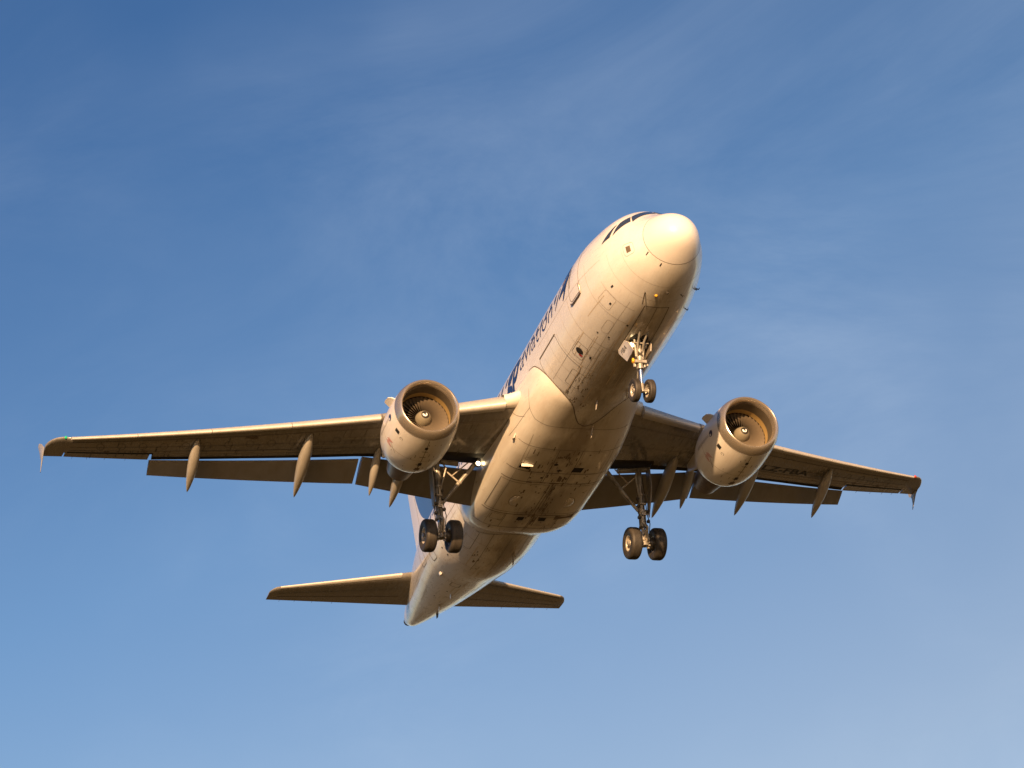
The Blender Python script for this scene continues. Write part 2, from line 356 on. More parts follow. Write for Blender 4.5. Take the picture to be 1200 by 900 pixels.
# soot and small stencils along the lower skin
for x,a,l,wd in((8.1,33,.9,.05),(8.35,28,.6,.09),(8.9,34,.5,.06),(9.3,25,.4,.10),(8.6,20,.7,.06),(7.6,24,.5,.05),(9.6,14,.6,.09),(21.4,26,.5,.10),(21.9,21,.4,.12),(20.6,16,.8,.05),(22.2,15,.9,.04)):
    n=7
    for k in range(n):
        xx=x+random.uniform(-l/2,l/2); aa=a+random.uniform(-2.6,2.6); ll=random.uniform(.03,.16)
        patch(SM,rrect(xx-ll/2,xx+ll/2,dg(aa-.5*wd*10),dg(aa+.5*wd*10),.01,dg(.1),1),5,.005)
ribbon(SM,rrect(7.7,8.6,dg(27),dg(41),.05,dg(2)),.012,3,closed=True)
ribbon(SM,rrect(24.0,24.5,dg(28),dg(39),.05,dg(2)),.0,4,closed=True)
ribbon(SM,rrect(25.1,25.55,dg(12),dg(24),.05,dg(2)),.03,3,closed=True)
ribbon(SM,rrect(23.9,24.5,dg(58),dg(72),.1,dg(3)),.035,5,closed=True)
for x,a in((22.9,60),(22.9,50),(26.4,20),(27.6,30),(28.5,12)): patch(SM,rrect(x-.05,x+.05,dg(a-1),dg(a+1),.01,dg(.2),1),2)
for q in range(90):
    x=random.uniform(3.5,19); a=random.gauss(0,26); l=random.uniform(.4,2.4); wd=random.uniform(.01,.045)
    if 9.5<x+l<20.3 or abs(a)>70: continue
    ribbon(SM,[(x+l*k/6,dg(a)) for k in range(7)],wd,7,.0028)
for q in range(40):
    x=random.uniform(20.3,31); a=random.gauss(0,30); l=random.uniform(.4,2.0)
    ribbon(SM,[(x+l*k/6,dg(a)) for k in range(7)],random.uniform(.01,.04),7,.0028)
for x in(1.9,2.6,6.5,8.0,8.7,21.5,23.8,26,28.4,30.8): ring(x,.008,4,-92,92,.003)
for a in(-88,88,-30,30): ribbon(SM,[(3.0+.5*i,dg(a)) for i in range(13)],.008,4,.003)
off=len(m.v); m.v+=SM.v; m.f+=[tuple(i+off for i in f) for f in SM.f]; m.m+=SM.m
FUS=m.build('fuselage',[WHITE,DARK,BLACKM,SEAM,SEAMF,STAIN,RED,STREAK],PLANE,recalc=False)
me=FUS.data
def recalc_first(me): pass
# radome
m=MB(); XR=[0]+[(i/18)**2*.92 for i in range(1,19)]+[.935]
m.loft([[fus(max(x,.0005),2*math.pi*k/NR) for k in range(NR)] for x in XR],0,True,True)
RADM=mat('radome_paint',(.72,.70,.69),.34,coat=.3); RAD=m.build('radome',RADM,FUS,ang=60)
# lightning strips
m=MB()
ribbon(m,[(.942,dg(a)) for a in range(-180,181,6)],.018,0,.0015); m.build('radome_joint',SEAM,RAD,recalc=False)
# cockpit windows (panes set slightly proud in a dark seal)
def quadpatch(mb,c,mi,e,sgn,n=8,surf=fus):
    k0=len(mb.v)
    for i in range(n+1):
        for j in range(n+1):
            u,v=i/n,j/n; x=(c[0][0]*(1-u)+c[1][0]*u)*(1-v)+(c[3][0]*(1-u)+c[2][0]*u)*v; a=(c[0][1]*(1-u)+c[1][1]*u)*(1-v)+(c[3][1]*(1-u)+c[2][1]*u)*v
            mb.v.append(tuple(surf(x,dg(a*sgn),e)))
    for i in range(n):
        for j in range(n):
            a=k0+i*(n+1)+j; f=(a,a+1,a+n+2,a+n+1); mb.f.append(f if sgn<0 else f[::-1]); mb.m.append(mi)
def wp(x,z): return (x,math.degrees(thz(x,z)))
WINS=[[(1.74,139.5),(1.83,176.3),(2.20,177.2),(2.11,149.5)],      # windshield: outer low corner, inner low, inner top, outer top
      [(2.31,112.8),(1.85,136.0),(2.13,145.2),(2.27,132)],
      [(2.85,105.9),(2.46,109.6),(2.37,127.4),(2.58,117)]]
for sgn in(1,-1):
    for c in WINS:
        cx=sum(p[0] for p in c)/4; ca=sum(p[1] for p in c)/4
        w=MB(); quadpatch(w,[(cx+(p[0]-cx)*1.02,ca+(p[1]-ca)*1.10) for p in c],0,.012,sgn)
        o=w.build('cockpit_window',GLASS,FUS,recalc=False)
        w=MB(); big=[(cx+(p[0]-cx)*1.05,ca+(p[1]-ca)*1.15) for p in c]; quadpatch(w,big,0,.006,sgn); w.build('window_seal',SEAM,o,recalc=False)
# cabin windows
def cabin(x,sgn):
    w=MB(); a=thz(x,.62); da=.17/1.97
    pts=[(x+.115*math.copysign(abs(math.cos(k*math.pi/8))**.7,math.cos(k*math.pi/8)),(a+da*math.copysign(abs(math.sin(k*math.pi/8))**.7,math.sin(k*math.pi/8)))*sgn) for k in range(16)]
    patch(w,pts,0,.006); return w.build('cabin_window',WINP,FUS,recalc=False)
for sgn in(1,-1):
    for k in range(33): cabin(7.0+k*.533,sgn)
# doors
def door(name,x0,x1,z0,z1,sgn,bar=False):
    w=MB(); t0,t1=thz((x0+x1)/2,z0),thz((x0+x1)/2,z1)
    ribbon(w,[(x,a*sgn) for x,a in rrect(x0,x1,t0,t1,.15,.08)],.022,0,.006,closed=True)
    if bar:   # raised weather-strip / gutter along the lower sill
        pts=[(x0+.02,t0+.13),(x0+.0,t0+.05),(x0+.06,t0-.035),(x0+.2,t0-.045),(x1-.1,t0-.045),(x1+.0,t0-.02)]
        w.tube([fus(x,a*sgn,.015) for x,a in pts],.034,1,8)
        ribbon(w,[(x1-.10,(t0+.25)*sgn),(x1-.1,(t0+.6)*sgn)],.05,1,.01)
    return w.build(name,[SEAM,HOT],FUS,recalc=False)
for sgn in(1,-1):
    door('cabin_door',4.55,5.45,-.42,1.35,sgn,True); door('cabin_door',25.3,26.05,-.35,1.3,sgn)
# forward cargo door (starboard), hinge line at its top
w=MB(); ribbon(w,rrect(7.38,9.15,dg(34),dg(76),.12,dg(4)),.016,0,.005,closed=True)
ribbon(w,[(7.36,dg(76.5)),(9.1,dg(76.5))],.05,0,.008)
w.build('cargo_door',[SEAM],FUS,recalc=False)
w=MB(); ribbon(w,rrect(19.9,21.4,dg(34),dg(76),.12,dg(4)),.016,0,.005,closed=True); w.build('cargo_door',[SEAM],FUS,recalc=False)

# lettering helper: text -> mesh -> cut into small faces -> mapped to a surface
def text_mesh(body,shear=0,bold=0):
    c=D.curves.new('t','FONT'); c.body=body; c.size=1; c.shear=shear; c.offset=bold; c.resolution_u=5
    o=D.objects.new('t',c); COL.objects.link(o); dgp=bpy.context.evaluated_depsgraph_get(); me=D.meshes.new_from_object(o.evaluated_get(dgp)); D.objects.remove(o); return me
def grid_cut(me,x0,x1,y0,y1,nx,ny):
    bm=bmesh.new(); bm.from_mesh(me)
    for k in range(1,nx):
        x=x0+(x1-x0)*k/nx; bmesh.ops.bisect_plane(bm,geom=bm.verts[:]+bm.edges[:]+bm.faces[:],plane_co=(x,0,0),plane_no=(1,0,0))
    for k in range(1,ny):
        y=y0+(y1-y0)*k/ny; bmesh.ops.bisect_plane(bm,geom=bm.verts[:]+bm.edges[:]+bm.faces[:],plane_co=(0,y,0),plane_no=(0,1,0))
    bmesh.ops.triangulate(bm,faces=bm.faces[:]); bm.to_mesh(me); bm.free()
def place_text(body,fn,name,mt,parent,shear=0,bold=0,nx=30,ny=14,fit=None):
    me=text_mesh(body,shear,bold); xs=[v.co.x for v in me.vertices]; ys=[v.co.y for v in me.vertices]; x0,x1,y0,y1=min(xs),max(xs),min(ys),max(ys)
    grid_cut(me,x0,x1,y0,y1,nx,ny)
    for v in me.vertices: v.co=fn((v.co.x-x0)/(x1-x0),v.co.y if fit is None else (v.co.y-y0)/(y1-y0))
    me.materials.clear(); me.materials.append(mt); o=D.objects.new(name,me); COL.objects.link(o); o.parent=parent; me.name=name; return o
def side_fn(xa,xb,zb,h,sgn):      # u 0..1 from xa to xb; v in letter units, baseline zb, size h
    def fn(u,v):
        x=xa+(xb-xa)*u; z=zb+v*h; s_=thz(x,-.0)+(z)/1.99
        return fus(x,s_*sgn,.007)
    return fn
for sgn,xa,xb,ga,gb in((1,11.05,7.25,12.75,11.25),(-1,8.95,12.75,7.25,8.75)):
    place_text('aviation',side_fn(xa,xb,.10,1.05,sgn),'lettering',NAVY,FUS,bold=-.008,nx=40,ny=20)
    place_text('gp',side_fn(ga,gb,.08,1.60,sgn),'lettering',NAVY,FUS,shear=.15,bold=.03,nx=12)
# emblem behind the forward door: dark winged swirl made of three tapering strokes
def emblem(sgn):
    w=MB()
    def stroke(pts,mi):
        V=[]; n=len(pts)
        for x,z,r in pts: V.append(((x,thz(x,0)+z/1.99),r))
        L_=[fus(p[0],p[1]*sgn,.008) for p,r in V]; k0=len(w.v)
        for i,(p,r) in enumerate(V):
            tg=(L_[min(i+1,n-1)]-L_[max(i-1,0)]); nr=fus(p[0],p[1]*sgn,.06)-L_[i]; sdv=tg.cross(nr).normalized()*r
            w.v+=[tuple(L_[i]-sdv),tuple(L_[i]+sdv)]
        for i in range(n-1): w.f.append((k0+2*i,k0+2*i+1,k0+2*i+3,k0+2*i+2)); w.m.append(mi)
    stroke([(6.05,.02,.03),(5.95,.10,.06),(5.86,.25,.09),(5.80,.45,.14),(5.72,.7,.16),(5.65,.95,.12),(5.62,1.2,.05)],0)
    stroke([(6.45,.30,.05),(6.25,.42,.12),(6.02,.50,.17),(5.80,.56,.17),(5.6,.62,.10),(5.5,.72,.04)],0)
    stroke([(6.9,.12,.02),(6.75,.28,.05),(6.6,.48,.06),(6.5,.75,.04)],0)
    stroke([(6.3,.75,.05),(6.1,.9,.12),(5.85,1.05,.14),(5.6,1.1,.05)],0)
    stroke([(6.22,.50,.02),(6.12,.60,.07),(6.06,.72,.06),(6.05,.82,.02)],1)
    w.build('emblem',[NAVY,AMBER],FUS,recalc=False)
emblem(1); emblem(-1)
# antennas, probes, beacon on the fuselage
def blade(x,y,z,l,h,tk,rake=.5,name='blade_antenna',mt=WHITE,dirv=(0,0,-1)):
    w=MB(); d=Vector(dirv); s_=d.cross(Vector((1,0,0))).normalized(); secs=[]
    for q,(k,xo) in enumerate(((0,0),(.5,rake*.5),(1,rake))):
        c=Vector((x+xo*h,y,z))+d*h*k; ll=l*(1-.45*k); tt=tk*(1-.5*k)
        secs.append([c+Vector((ll*a,0,0))+s_*tt*b_ for a,b_ in((-.5,0),(-.3,.4),(0,.5),(.3,.35),(.5,0),(.3,-.35),(0,-.5),(-.3,-.4))])
    w.loft(secs); return w.build(name,mt,FUS)
blade(10.75,-.32,-2.02,.30,.34,.05,.9)
blade(21.0,-.5,-1.97,.42,.36,.05,.7); blade(26.6,.35,-1.06,.22,.22,.04,.6); blade(28.7,.2,-.62,.12,.25,.03,1.2,'drain_mast'); blade(30.2,-.15,-.22,.45,.22,.09,.4,'drain_mast',GDARK)
blade(24.9,1.2,-1.03,.40,.10,.16,.1,'drain_mast'); blade(9.0,.1,-2.07,.25,.22,.05,.8); blade(8.35,-.8,-1.9,.25,.3,.03,.8)
blade(8.0,0,2.06,.35,.33,.05,.8,dirv=(0,0,1)); blade(13.0,0,2.06,.35,.33,.05,.8,dirv=(0,0,1))
for x,a in((2.32,22),(2.10,-3),(2.38,-25.5),(3.6,-44),(2.72,-52),(3.0,-60)):
    w=MB(); p=fus(x,dg(a)); q=fus(x,dg(a),.09); w.tube([p,q,q+Vector((-.10,0,0))],[.02,.018,.012],0,8); w.build('probe',GDARK,FUS)
w=MB(); w.rev([(0,.05),(.03,.045),(.05,.0)],fus(2.33,dg(8),0),(fus(2.33,dg(8),.1)-fus(2.33,dg(8),0)),n=12,up=(1,0,0)); w.build('lamp',AMBER,FUS)

# ------------------------------------------------------------------ belly fairing
BX=[(9.0,1.75,-1.85,2.2,-.5),(9.5,1.90,-1.96,2.5,-.5),(10.0,1.985,-2.00,2.8,-.5),(10.8,2.06,-2.075,3.3,-.5),(11.8,2.13,-2.21,3.7,-.55),(13,2.18,-2.33,4.0,-.6),(15,2.20,-2.40,4.1,-.6),(17,2.18,-2.41,4.0,-.6),(18,2.14,-2.37,3.8,-.6),(18.7,2.07,-2.27,3.4,-.6),(19.2,1.97,-2.08,3.0,-.6),(20.0,1.76,-1.86,2.4,-.6)]
bW,bB,bN,bC=pchip(BX,1),pchip(BX,2),pchip(BX,3),pchip(BX,4)
def bel0(x,th):      # th 0 bottom, +pi/2 starboard side, up to ~130 deg
    w,bz,n,zc=bW(x),bB(x),bN(x),bC(x); c,s_=math.cos(th),math.sin(th)
    if c>=0: return Vector((x,w*math.copysign(abs(s_)**(2/n),s_),zc-(zc-bz)*abs(c)**(2/n)))
    return Vector((x,w*math.copysign(abs(s_)**1.0,s_),zc-.75*c))
def bel(x,th,e=0):
    p=bel0(x,th)
    if e:
        a=bel0(x+.02,th)-bel0(x-.02,th); c=bel0(x,th+.02)-bel0(x,th-.02); n=c.cross(a)
        if n.length<1e-9: return p
        n.normalize()
        if n.dot(p-Vector((x,0,bC(x))))<0: n=-n
        p=p+n*e
    return p
m=MB(); BXS=[9.0+.12*i for i in range(92)]; BXS=[x for x in BXS if x<=20.0]
TH=[]
for k in range(-60,61):
    u=k/60; TH.append(u*rad(150))
m.loft([[bel(x,a) for a in TH] for x in BXS],0,False,False)
SM=MB(); BLIST=[]
def bthy(x,y):       # angle on the flat bottom for a given y
    w,n=bW(x),bN(x); s_=math.copysign(min(1,abs(y)/w)**(n/2),y); return math.asin(s_)
def bline(pts,w,mi,e=.005): ribbon(SM,[(x,bthy(x,y)) for x,y in pts],w,mi,e,bel)
def brect(x0,x1,y0,y1,w,mi,e=.005):
    P=[(x0,y0),(x1,y0),(x1,y1),(x0,y1)]; Q=[]
    for i in range(4):
        a,b_=P[i],P[(i+1)%4]
        for k in range(6): Q.append((a[0]+(b_[0]-a[0])*k/6,a[1]+(b_[1]-a[1])*k/6))
    bline(Q+[Q[0]],w,mi,e)
def bfill(x0,x1,y0,y1,mi,e=.006,skew=0):
    P=[(x0,y0),(x1,y0+skew),(x1,y1+skew),(x0,y1)]; patch(SM,[(x,bthy(x,y)) for x,y in P],mi,e,bel)
for x,w_ in((12.2,.014),(13.75,.02),(14.45,.024),(16.95,.03),(18.1,.02)): bline([(x,-1.9+.1*k) for k in range(39)],w_*1.3,1)
bline([(x,0.0) for x in(14.5,15,15.5,16,16.5,17,17.5,18.4)],.02,1); bline([(x,.42) for x in(12.2,13,14,14.4)],.018,1); bline([(x,-.42) for x in(12.2,13,14,14.4)],.018,1)
bline([(x,1.55) for x in(11.6,12.2,13.5,15,17,18)],.014,2); bline([(x,-1.55) for x in(11.6,12.2,13.5,15,17,18)],.014,2)
for y in(1.0,-1.0): bline([(x,y) for x in(16.95,17.5,18.1)],.014,1)
brect(12.3,13.7,.5,1.45,.012,2); brect(12.3,13.7,-1.45,-.5,.012,2); brect(13.85,14.35,.5,1.0,.012,1); brect(17.05,17.5,1.05,1.5,.014,1); brect(17.1,17.8,-.95,-.1,.012,1)
brect(14.6,16.8,.1,1.85,.020,1); brect(14.6,16.8,-1.85,-.1,.020,1)
for sg in(1,-1):
    pts=[]          # D-shaped bulges' outline on each main wheel door
    for k in range(11): a=rad(-90+18*k); pts.append((15.9+.42*math.sin(a),(.95+.26*math.cos(a))*sg))
    bline(pts+[pts[0]],.022,2)
bfill(13.30,13.62,1.12,1.50,3,skew=.03); bfill(13.30,13.62,-.78,-.42,3,skew=.03)      # ram-air inlets
bfill(17.15,17.42,.28,.52,3); bfill(17.15,17.42,-.55,-.30,3); bfill(16.98,17.30,-1.55,-.85,4)
for x,y,r in((13.15,.30,.07),(13.55,.10,.05),(14.1,.55,.05),(14.1,-.35,.045),(14.0,-1.0,.03),(14.15,.95,.035),(13.0,-.15,.0)):
    if r: patch(SM,[(x+r*math.cos(a),bthy(x,y)+(bthy(x,y+r)-bthy(x,y))*math.sin(a)) for a in [k*math.pi/6 for k in range(12)]],3,.007,bel)
for x0,x1,y0,y1 in((13.9,14.4,-.30,-.05),(14.5,15.9,-.16,-.02),(15.9,16.9,-.30,-.12),(12.4,12.9,-.10,.12),(17.0,17.9,-.20,-.02),(14.4,14.52,-1.2,1.3),(16.9,16.99,-1.3,1.5),(12.55,12.75,.05,.40),(16.9,17.15,-.05,.22)):
    for q in range(5):
        xa=x0+(x1-x0)*random.random()*.5; xb=x1-(x1-x0)*random.random()*.4; ya=y0+(y1-y0)*q/5; bfill(xa,xb,ya,ya+(y1-y0)/5*random.uniform(.3,1.0),4,.0052)
for sg in(1,-1):      # shallow blisters on the main wheel doors
    w=MB(); secs=[]
    for i in range(9):
        f=i/8; xx=15.5+.8*f; hh=math.sin(math.pi*f)**.6; zz=bel(xx,bthy(xx,.95*sg)).z
        secs.append([Vector((xx,sg*(.92+.27*hh*math.cos(a)*(1 if math.cos(a)>0 else .15)),zz+.01-.075*hh*math.sin(a))) for a in [math.pi*k/8 for k in range(9)]])
    w.loft(secs,0,False,False); BLIST.append(w)
# seam where the front shell meets the fairing proper
ribbon(SM,[(10.9,dg(0)),(10.95,dg(25)),(10.9,dg(45)),(10.7,dg(62)),(10.3,dg(80))],.016,1,.004,bel); ribbon(SM,[(10.7,dg(62)),(11.9,dg(66)),(12.6,dg(70))],.014,1,.004,bel)
ribbon(SM,[(11.2,dg(62)),(11.9,dg(85)),(12.2,dg(95))],.016,1,.004,bel); ribbon(SM,[(10.9,dg(0)),(10.95,dg(-25)),(11.0,dg(-60))],.016,1,.004,bel)
for k in range(110):      # oily spatter and soot specks, streaked aft
    x=random.uniform(12,18.2); y=random.gauss(0,.75); l=random.uniform(.03,.28); h=random.uniform(.008,.03)
    if abs(y)<1.5: bfill(x,x+l,y-h,y+h,4,.0055)
def inside(p):
    s_=math.sqrt(p.x); t_,b_,w=fT(s_),fB(s_),fW(s_); return (p.y/w)**2+((p.z-(t_+b_)/2)/((t_-b_)/2))**2<1
for x0,x1 in((9.02,13.0),(19.98,17.0)):
    pts=[]
    for k in range(-52,53):
        a=rad(k*2.0); lo,hi=x0,x1
        if not inside(bel0(lo,a)) or inside(bel0(hi,a)): 
            if len(pts)>3: ribbon(SM,pts,.030,1,.012,bel)
            pts=[]; continue
        for _ in range(24):
            mid_=(lo+hi)/2
            if inside(bel0(mid_,a)): lo=mid_
            else: hi=mid_
        pts.append((hi,a))
    if len(pts)>3: ribbon(SM,pts,.030,1,.012,bel)
off=len(m.v); m.v+=SM.v; m.f+=[tuple(i+off for i in f) for f in SM.f]; m.m+=SM.m
BEL=m.build('belly_fairing',[BELLY,SEAM,SEAMF,DARK,STAIN],PLANE,recalc=False)
for w in BLIST: w.build('door_blister',BELLY,BEL,ang=60)
w=MB(); p=bel(13.28,bthy(13.28,1.3),0)          # lip of the starboard ram-air inlet, sticks down and catches the sun
w.plate([p+Vector((-.02,.22,.0)),p+Vector((-.02,-.2,.0)),p+Vector((.02,-.2,-.09)),p+Vector((.02,.22,-.09))],.03); w.build('air_scoop',WHITE,BEL)
w=MB(); p=bel(12.15,bthy(12.15,2.0),0); w.plate([p+Vector((0,0,.02)),p+Vector((.25,0,.02)),p+Vector((.25,.06,-.1)),p+Vector((.1,.05,-.12))],.03); w.build('air_scoop',BELLY,BEL)

# ------------------------------------------------------------------ wings
def wz(y): y=abs(y); return -1.15+.087*(y-2)+.72*(max(y-2,0)/14.4)**2
def xle(y): return 11.39+(y-2.39)*.538 if y<=16.3 else 11.39+(16.3-2.39)*.538+(1-math.sqrt(max(0,1-((y-16.3)/.75)**2)))*1.15
def xte(y): return 17.0 if y<6.4 else 17.0+(y-6.4)*.335
def tck(y): return interp(y,[1.5,6.4,16.3,17.05],[.85,.44,.19,.12])
YT=[.35,.40]
def af(u): return 5*(.2969*math.sqrt(max(u,0))-.1260*u-.3516*u*u+.2843*u**3-.1015*u**4)   # half thickness for t=1
def low(y,x): c=xte(y)-xle(y); u=min(max((x-xle(y))/c,0),1); T=tck(y); return wz(y)+.40*T-.80*T*af(u)
def upp(y,x): c=xte(y)-xle(y); u=min(max((x-xle(y))/c,0),1); T=tck(y); return wz(y)+.40*T+1.2*T*af(u)
def cove(y): # where the fixed lower skin ends ahead of the flap
    a=cove0(y)
    return a if y<4.3 else a+(low(y,a)-wz(y))/.566
def cove0(y):
    return interp(y,[1.5,4.25,4.35,6.5,13.35,13.36,17.1],[15.40,15.55,15.82,16.36,19.07,19.35,20.5])
def coveu(y): return interp(y,[1.5,4.3,6.5,13.35,13.36,17.1],[16.40,16.50,16.66,19.32,19.35,20.5])
def wsec(y,s,lo_u=.045):
    c=xte(y)-xle(y); P=[]; x0=xle(y)
    slat=2.5<y<16.25 and not(5.25<y<6.3)
    a=x0+(.05*c if slat else 0)
    xu=coveu(y) if y<13.35 else min(coveu(y),x0+c*.76); xl=cove(y) if y<13.35 else x0+c*.75
    if y>=16.35: xu=xl=x0+c
    n=16
    for k in range(n+1):
        q=(1-math.cos(math.pi*(1-k/n)*.5)); x=a+(xu-a)*q; P.append(Vector((x,y*s,upp(y,x))))
    if slat: P[-1]=Vector((a+.0,y*s,upp(y,a)*.5+low(y,a)*.5))
    for k in range(1,n+1):
        q=1-math.cos(math.pi*.5*k/n); x=a+(xl-a)*q; P.append(Vector((x,y*s,low(y,x))))
    if y<16.35:  # cove: back up under the spoilers
        z=P[-1].z; zu=P[0].z
        P.append(Vector((xl-.06,y*s,z+(zu-z)*.5))); P.append(Vector((xl+.15*(xu-xl),y*s,zu-.06)))
    else: P.append(P[-1]+Vector((0,0,.006))); P.append(P[0]-Vector((0,0,.006)))
    return P
WY=[1.2,1.6,2.0,2.49,2.51,3.2,3.8,4.24,4.36,4.8,5.24,5.26,5.75,6.29,6.31,6.6]+[7.0+.5*i for i in range(13)]+[13.34,13.37,13.8,14.5,15.2,15.9,16.24,16.26,16.34,16.36,16.5,16.7,16.85,16.95,17.02]
def lsurf(s):
    def f(x,y,e=0): return Vector((x,y*s,low(y,x)-e))
    return f
def mkwing(s):
    nm='wing'; m=MB(); secs=[wsec(y,s) for y in WY]; n=len(secs[0])
    k0=0
    vs=[p for a in secs for p in a]; fs=[];ms=[]
    for i in range(len(secs)-1):
        for j in range(n):
            k=(j+1)%n; fs.append((i*n+j,i*n+k,(i+1)*n+k,(i+1)*n+j)); ms.append(1 if (j>=n-4 and WY[i]<16) else 0)
    e=(len(secs)-1)*n; fs.append(tuple(range(e,e+n))); ms.append(0); fs.append(tuple(range(n))[::-1]); ms.append(0)
    m.v=[tuple(p) for p in vs]; m.f=fs; m.m=ms
    S=lsurf(s); 
    def rb(pts,w_,mi,e=.004):
        V=[]
        for i in range(len(pts)-1):
            a,b_=pts[i],pts[i+1]; nn_=max(1,int(max(abs(a[0]-b_[0]),abs(a[1]-b_[1]))/.4))
            for k in range(nn_): V.append((a[0]+(b_[0]-a[0])*k/nn_,a[1]+(b_[1]-a[1])*k/nn_))
        V.append(pts[-1]); P=[S(x,y,e) for x,y in V]; k0=len(m.v); nn_=len(P)
        for i in range(nn_):
            tg=(P[min(i+1,nn_-1)]-P[max(i-1,0)]); sv=tg.cross(Vector((0,0,1))).normalized()*w_/2
            a=P[i]-sv; b2=P[i]+sv
            m.v+=[(a.x,a.y,low(abs(a.y),a.x)-e),(b2.x,b2.y,low(abs(b2.y),b2.x)-e)]
        for i in range(nn_-1): m.f.append((k0+2*i,k0+2*i+1,k0+2*i+3,k0+2*i+2)); m.m.append(mi)
    fr=lambda y,u:(xle(y)+(xte(y)-xle(y))*u,y)
    ys=[2.3,4,6,8,10,12,14,16.2]
    for u,w_,mi in((.17,.030,2),(.42,.020,3),(.60,.030,2)): rb([fr(y,u) for y in ys if not(u>.5 and y<5)],w_,mi)
    rb([fr(y,.70) for y in(6.6,8,10,12,13.3)],.014,2)
    for y in(3.2,4.8,7.2,9.6,12.8,15.0): rb([fr(y,.08),fr(y,.17)],.012,2)
    for y in(4.6,7.7,9.2,10.9,13.2): rb([fr(y,.60),(cove(y)-.03,y)],.014,2)
    for y in(3.0,3.7,4.5,5.1,6.8,7.5,8.2,8.9,9.6,10.3,11.0,11.7,12.4,13.1,13.8,14.5,15.2):   # oval tank access panels
        x,_=fr(y,.40)
        if s<0 and 8.4<y<11.6: continue
        P=[(x+.24*math.cos(q*math.pi/9),y+.13*math.sin(q*math.pi/9)) for q in range(19)]; rb(P,.015,3)
    for y in(13.67,14.94): 
        x,_=fr(y,.62 if y<14 else .64); P=[(x+.06*math.cos(q*math.pi/5),y+.06*math.sin(q*math.pi/5)) for q in range(11)]; rb(P,.055,4)
    if s>0:
        for q in range(9): x=16.05+random.uniform(0,.22); y=10.1+random.uniform(-.45,.45); rb([(x,y),(x+.12,y+random.uniform(-.1,.1))],.10,4,.0045)
    for q in range(16):  # pale spanwise ribbons: reflections painted onto the aft lower skin
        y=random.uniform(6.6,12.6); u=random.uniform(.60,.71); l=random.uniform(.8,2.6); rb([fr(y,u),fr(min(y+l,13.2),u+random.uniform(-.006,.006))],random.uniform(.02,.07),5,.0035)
    for q in range(10):  # more painted reflection bands, further forward
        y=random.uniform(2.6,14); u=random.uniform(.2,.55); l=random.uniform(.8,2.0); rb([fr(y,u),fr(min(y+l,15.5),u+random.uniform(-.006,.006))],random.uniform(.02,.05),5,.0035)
    for q in range(70):      # streaks of oil running aft from panel edges
        y=random.uniform(3,15.5); u=random.choice((.2,.42,.6)); x,_=fr(y,u)
        if s<0 and 8.6<y<11.4: continue
        x1=min(x+random.uniform(.15,.7),cove(y)-.05)
        if x1>x: rb([(x,y),(x1,y)],random.uniform(.008,.03),3,.0042)
    WG=m.build(nm,[WING,DARK,SEAM,SEAMW,STAIN,SHEEN],PLANE,ang=40)
    # slats
    def slat(y0,y1):
        w=MB(); secs=[]; ny=max(2,int((y1-y0)/.6))
        for i in range(ny+1):
            y=y0+(y1-y0)*i/ny; c=xte(y)-xle(y); x0=xle(y); P=[]; T=tck(y)
            un,lo=.17,.055
            for k in range(9): q=un*(1-k/8)**2; P.append((q*c,upp(y,x0+q*c)))
            for k in range(1,6): q=lo*(k/5)**1.5; P.append((q*c,low(y,x0+q*c)))
            xe,ze=P[-1]
            P.append((xe+.0,ze+.02))
            for k in range(1,6): q=lo+(un-.015-lo)*k/6; zz=low(y,x0+lo*c)+(upp(y,x0+un*c)-low(y,x0+lo*c))*(math.sin(k/6*math.pi/2)**.8)-.02; P.append((q*c*(1)-.0,zz))
            pz=wz(y)+.4*T; R=rad(16); Q=[]
            for (dx,z) in P:
                xx=dx-.1*c; zz=z-pz; X=xx*math.cos(R)-zz*math.sin(R)*-1*0; 
                X=xx*math.cos(R)+zz*math.sin(R)*(-1)*-1*0+xx*0
                X=xx*math.cos(R)-zz*(-math.sin(R))*0; X=xx*math.cos(R)+0; 
                Xr=xx*math.cos(R)-zz*math.sin(R)*(1); Zr=xx*math.sin(R)+zz*math.cos(R)
                Q.append(Vector((x0+.1*c-.20+Xr,y*s,pz-.10+Zr)))
            secs.append(Q)
        w.loft(secs); return w.build('slat',[SLATM],WG,ang=40)
    slat(2.52,5.1)
    for a,b_ in((6.4,9.18),(9.2,11.72),(11.74,14.10),(14.12,16.24)): slat(a,b_)
    # flaps: leading/trailing edges measured along the span
    def flap(y0,y1,LE,TE,th):
        w=MB(); secs=[]; ny=12
        for i in range(ny+1):
            f=i/ny; y=y0+(y1-y0)*f; le=Vector((LE[0][0]+(LE[1][0]-LE[0][0])*f,0,wz(y)+LE[0][1]+(LE[1][1]-LE[0][1])*f)); te=Vector((TE[0][0]+(TE[1][0]-TE[0][0])*f,0,wz(y)+TE[0][1]+(TE[1][1]-TE[0][1])*f))
            ch=te-le; cl=ch.length; d=ch/cl; nr=Vector((-d.z,0,d.x)); P=[]
            t_=th*cl
            for k in range(11): u=(1-k/10)**1.6; P.append(le+ch*u+nr*t_*1.5*af(u))
            for k in range(1,11): u=(k/10)**1.6; P.append(le+ch*u-nr*t_*.45*af(u))
            P=[Vector((p.x,y*s,p.z+t_*.2)) for p in P]; P[-1]-=Vector((0,0,.008)); secs.append(P)
        w.loft(secs); FL=w.build('flap',[FLAPM],WG,ang=50)
        return FL
    F1=flap(2.0,6.32,((16.28,.02),(16.45,.03)),((17.80,-.62),(17.70,-.42)),.15)
    F2=flap(6.42,13.42,((16.62,.03),(19.26,.02)),((17.72,-.39),(19.86,-.28)),.14)
    # aileron
    w=MB(); secs=[]
